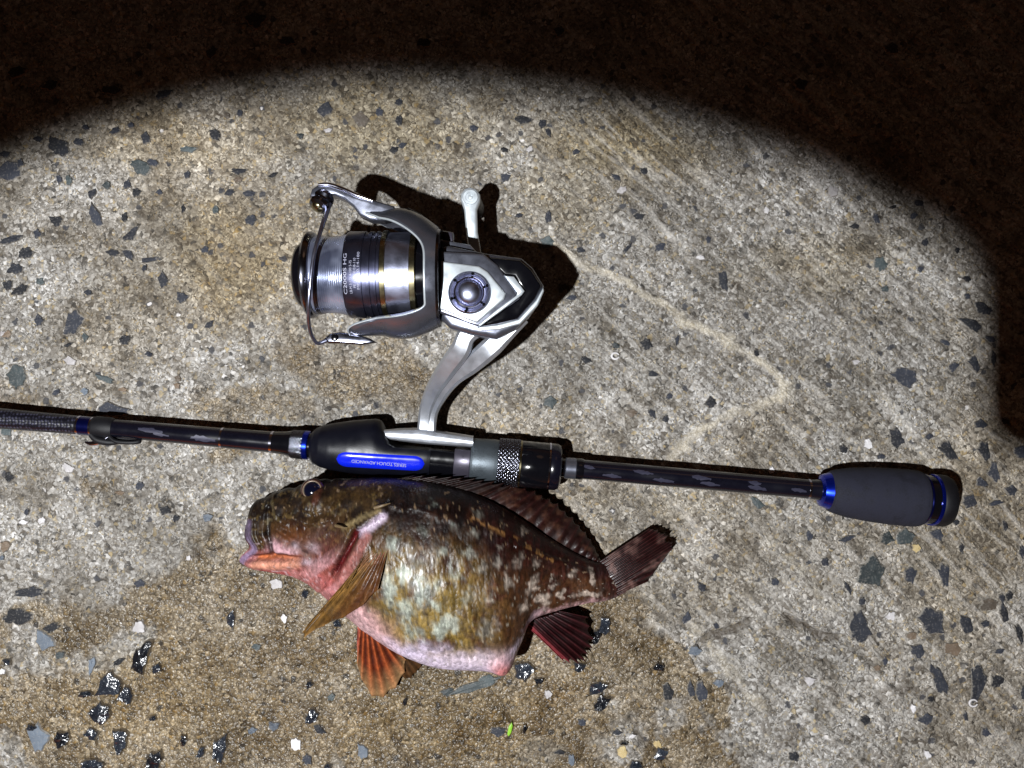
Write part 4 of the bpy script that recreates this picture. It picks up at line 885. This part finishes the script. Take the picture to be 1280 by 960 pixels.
def fin(name, base_, edge, nray, zb, ze, amp, colfn, thick=.0006, nv=30, scal=.06, spiny=0., curve=0., hug=0.):
    nu = nray * 8 + 1
    B = cr(base_, nu); E = cr(edge, nu)
    rl = [1 - .09 * rnd.random() for _ in range(nray + 2)]
    V = np.zeros((nu, nv, 3)); Cc = np.zeros((nu, nv, 3)); PXs = np.zeros((nu, nv, 2))
    for i in range(nu):
        ph = i / 8; fr = abs((ph % 1) - .5) * 2                     # 1 on a ray, 0 midway
        s_ = 1 - scal * (1 - fr ** 2) - spiny * (1 - fr) + scal * .12 * (rnd.random() - .5)
        k_ = int(ph); s_ *= rl[k_] * (1 - ph % 1) + rl[k_ + 1] * (ph % 1)
        for j in range(nv):
            t = j / (nv - 1) * s_
            x = B[i, 0] + (E[i, 0] - B[i, 0]) * t; y = B[i, 1] + (E[i, 1] - B[i, 1]) * t
            u = i / (nu - 1)
            z0 = np.interp(u, np.linspace(0, 1, len(zb)), zb); z1 = np.interp(u, np.linspace(0, 1, len(ze)), ze)
            z = z0 + (z1 - z0) * t + curve * math.sin(math.pi * t) + amp * (fr - .5) * min(1, t * 3 + .15)
            if hug: z = max(z0 * 0 + z1 * t, top_z(x, y, .04) + hug * (-.9 + 2.4 * min(1, t * 1.6)) + amp * (fr - .5) * min(1, t * 3 + .15))
            V[i, j] = P(x, y, max(z, .0012)); PXs[i, j] = (x, y)
            Cc[i, j] = colfn(u, t, fr, x, y)
    W = V.copy(); W[..., 2] -= thick
    F = gridfaces(nu, nv); m_ = nu * nv
    F2 = [tuple(m_ + k for k in f[::-1]) for f in F]
    rim_ = [i * nv for i in range(nu)] + [(nu - 1) * nv + j for j in range(1, nv)] + [i * nv + nv - 1 for i in range(nu - 2, -1, -1)] + [j for j in range(nv - 2, 0, -1)]
    F3 = [(rim_[k], rim_[(k + 1) % len(rim_)], m_ + rim_[(k + 1) % len(rim_)], m_ + rim_[k]) for k in range(len(rim_))]
    VV = np.concatenate([V.reshape(-1, 3), W.reshape(-1, 3)]); CC = np.concatenate([Cc.reshape(-1, 3)] * 2)
    o = mk(name, VV, F + F2 + F3, M['fin'], fishroot, col=CC)
    b_ = bmesh.new(); b_.from_mesh(o.data); bmesh.ops.recalc_face_normals(b_, faces=b_.faces[:]); b_.to_mesh(o.data); b_.free()
    return o
def mot(x, y, k=1.): return float(fbm(np.array(x / 9.), np.array(y / 9.), 61, 3)) * k
def c_dark(u, t, fr, x, y):
    m_ = mot(x, y); c_ = lin((36, 14, 12)) * (.6 + .6 * fr ** 3)
    return c_ * (1 - max(0, m_)) + lin((72, 46, 34)) * max(0, m_)
def c_spiny(u, t, fr, x, y): return c_dark(u, t, fr, x, y) * .45
def c_tail(u, t, fr, x, y):
    c_ = lin((44, 18, 18)) * (.4 + 1.0 * fr ** 3); m_ = max(0, min(1, 2.2 * mot(x, y) - .1)) * .35
    e = max(0, min(1, (t - .9) / .1)); c_ = c_ * (1 - .6 * e)
    return c_ * (1 - m_) + lin((136, 104, 96)) * m_
def c_anal(u, t, fr, x, y):
    c_ = lin((44, 15, 18)) * (.35 + 1.2 * fr ** 3); ed = max(0, 1 - u * 5)
    return c_ * (1 - ed) + lin((150, 64, 70)) * ed
def c_pelv(u, t, fr, x, y):
    c_ = lin((150, 72, 38)) * fr ** 1.5 + lin((60, 22, 14)) * (1 - fr ** 1.5)
    tip = max(0, min(1, (t - .55) / .45)); c_ = c_ * (1 - .75 * tip) + lin((150, 122, 84)) * .75 * tip
    ed = max(0, 1 - u * 6); return c_ * (1 - ed) + lin((206, 112, 100)) * ed
def c_pelv2(u, t, fr, x, y): return lin((66, 44, 24)) * (.5 + .7 * fr)
def c_pec(u, t, fr, x, y):
    c_ = lin((112, 82, 40)) * (.5 + .7 * fr); b_ = max(0, min(1, (.30 - t) / .25)); k_ = max(0, min(1, (u - .6) / .2))
    band = .5 + .5 * math.sin(t * 26 + u * 3); c_ = c_ * (.75 + .35 * band)
    c_ = c_ * (1 - .7 * k_) + lin((60, 24, 14)) * .7 * k_
    return c_ * (1 - .5 * b_) + lin((150, 96, 84)) * .5 * b_
zt = lambda px_: float(np.interp(px_, SECT_X, SECT_Z))
SECT_X = [s[0] for s in SECT]; SECT_Z = [float((t_ * mm) * .5 + (132 - t_) * mm * .15 + .0006) for *_, t_ in SECT]
# dorsal fin: soft part folded back towards the tail, spiny part flat along the back
fin('dorsal_fin', [(598, 622), (630, 638), (665, 658), (700, 680), (728, 696), (748, 704)], [(640, 603), (668, 612), (694, 626), (720, 650), (740, 676), (751, 699)], 14,
    [.026, .024, .020, .017, .014, .012], [.017, .014, .011, .009, .008, .008], .0012, c_dark, scal=.10, curve=.0025)
fin('spiny_dorsal_fin', [(470, 604), (520, 606), (570, 614), (612, 630)], [(520, 594), (572, 596), (618, 600), (648, 606)], 10, [.028, .029, .029, .025], [.030, .029, .026, .019], 0.0008, c_spiny, scal=.14, spiny=.12, nv=16)
fin('tail_fin', [(748, 703), (756, 712), (760, 722), (762, 734), (760, 749)], [(818, 657), (830, 664), (840, 673), (846, 681), (812, 726)], 13, [.0125, .0150, .0155, .0145, .0120], [.010, .011, .011, .010, .010], .0010, c_tail, scal=.025, curve=.003)
fin('anal_fin', [(656, 780), (668, 774), (684, 770), (700, 764)], [(711, 833), (726, 832), (740, 822), (744, 800), (738, 772)], 8, [.012, .014, .015, .014], [.004, .004, .005, .006, .008], .0022, c_anal, scal=.12, curve=.003)
fin('pelvic_fin', [(447, 783), (456, 786), (466, 790), (478, 800)], [(446, 800), (447, 836), (455, 862), (473, 877), (490, 866), (506, 845), (509, 826)], 7, [.022, .023, .022, .019], [.018, .010, .005, .003, .004, .006, .008], .0018, c_pelv, scal=.05)
fin('pelvic_fin', [(486, 806), (498, 812), (508, 818)], [(500, 846), (512, 850), (524, 840), (530, 826)], 5, [.010, .010, .010], [.003, .003, .003, .005], .001, c_pelv2, scal=.05)
fin('pectoral_fin', [(462, 682), (468, 683), (474, 683), (481, 681), (487, 679)], [(432, 738), (404, 764), (377, 789), (373, 800), (397, 792), (440, 768), (472, 738)], 9, [.05] * 5, [.030, .018, .009, .007, .010, .026, .036], .0016, c_pec, scal=.03, hug=.0016)
M['spine'] = simple('spine', (92, 76, 52), .45, 0, .1, .2, 900, .1)
for (x0, y0, x1, y1) in ((468, 635, 488, 629), (420, 657, 432, 660)):
    z0 = top_z(x0, y0, .04); z1 = top_z(x1, y1, .04)
    tube('gill_spine', [P(x0, y0, z0 - .0008), P((x0 + x1) / 2, (y0 + y1) / 2, (z0 + z1) / 2 + .0009), P(x1, y1, max(z1, z0 - .002) + .0008)], [.0009, .0007, .0002], M['spine'], fishroot, n=8, npts=12)
# eye
ec = P(391, 613, 0); Vz = V[:NS * NR]; ii = np.argmin((PX - 391) ** 2 + (PY - 613) ** 2 + 1e6 * (np.broadcast_to(sn, PX.shape) <= 0)); ez_ = float(ZZ.ravel()[ii]) 
ep = P(391, 613, ez_ - .0012); es = K * (H - ez_)
en = Vector((0, .28, 1)).normalized(); e1 = en.cross(Vector((0, 1, 0))).normalized(); e2 = en.cross(e1)
M['eye_dark'] = simple('eye_dark', (6, 8, 24), .06, 0, 1., .05, 800, 0)
M['eye_ring'] = simple('eye_ring', (120, 104, 88), .3, .2, .5, .2, 1200, 0)
M['eye_rim'] = simple('eye_rim', (52, 28, 20), .3, 0, .4, .3, 900, .1)
eye = lathe('eye', [(-4, 15.5), (0, 15.5), (3, 14.2), (4.6, 12.4)], ep, en, e1, e2, es, M['eye_rim'], fishroot, n=40)
lathe('iris', [(2, 12.4), (5.0, 11.8), (5.5, 11), (5.2, 10.2)], ep, en, e1, e2, es, M['eye_ring'], eye, n=40)
lathe('pupil', [(2, 10.8), (5.3, 10.6), (7.2, 8.6), (8.6, 6), (9.3, 3), (9.5, .2)], ep, en, e1, e2, es, M['eye_dark'], eye, n=40, sharp=80)

# ------------------------------------------------------------------ small things on the concrete
def shell_ring(px, py, r, k):
    o_ = bpy.data.objects
    pts = [P(px + r * math.cos(a), py + r * .85 * math.sin(a), .0012) for a in np.linspace(.3, 5.9, 9)]
    z = float(ground_h(np.array([pts[0].x]), np.array([pts[0].y]))[0])
    for p in pts: p.z = z + .0011
    return tube('shell_fragment', pts, [.00042 * (.6 + .4 * math.sin(i / 8 * math.pi)) * 1.4 for i in range(9)], SM['w'], ground, n=8, npts=28)
shell_ring(1217, 879, 5, 1); shell_ring(769, 445, 4.5, 2)
M['leaf'] = simple('green_weed', (120, 170, 40), .4, 0, .3, .2, 900, .1)
lp = [(634, 918), (636, 908), (640, 903), (641, 908), (639, 916), (636, 921)]
lz = float(ground_h(np.array([P(637, 911).x]), np.array([P(637, 911).y]))[0])
wr = root('weed_scrap', (P(637, 911).x, P(637, 911).y, lz), 'tiny bright green scrap of weed on the wet concrete', 'weed')
plate('leaf', lp, lz + .0022, .0012, M['leaf'], wr, .0003, 2)

# ------------------------------------------------------------------ the phone that takes the picture; the torch throws its shadow past the butt of the rod
G = P(1221, 572, 0); zp = H + .006
f_ = (zp - G.z) / (LP.z - G.z); cx = G + (LP - G) * f_       # lower left corner of the phone
pw_, ph_, pr_, pt_ = .149, .078, .010, .0078
def rrect(w0, h0, r, x0, y0):
    pts = []
    for (ux, uy, a0) in ((w0 - r, h0 - r, 0), (r, h0 - r, 90), (r, r, 180), (w0 - r, r, 270)):
        pts += [(x0 + ux + r * math.cos(math.radians(a0 + q * 11.25)), y0 + uy + r * math.sin(math.radians(a0 + q * 11.25))) for q in range(9)]
    return pts
def slab(name, pts, z0, z1, m, parent):
    n = len(pts); V = [(x, y, z0) for x, y in pts] + [(x, y, z1) for x, y in pts]
    F = [tuple(range(n))[::-1], tuple(range(n, 2 * n))] + [(i, (i + 1) % n, n + (i + 1) % n, n + i) for i in range(n)]
    return mk(name, V, F, m, parent, smooth=False)
ph = root('smartphone', (cx.x + pw_ / 2, cx.y + ph_ / 2, zp), 'dark smartphone held flat above the scene, photographing the catch', 'smartphone')
pb = slab('phone_body', rrect(pw_, ph_, pr_, cx.x, cx.y), zp, zp + pt_, M['phone_metal'], ph)
slab('phone_screen', rrect(pw_ - .005, ph_ - .005, pr_ - .002, cx.x + .0025, cx.y + .0025), zp + pt_ + .0001, zp + pt_ + .0006, M['phone_glass'], ph)
slab('camera_bump', rrect(.03, .03, .006, cx.x + .035, cx.y + ph_ - .034), zp - .0015, zp - .0001, M['phone_glass'], ph)
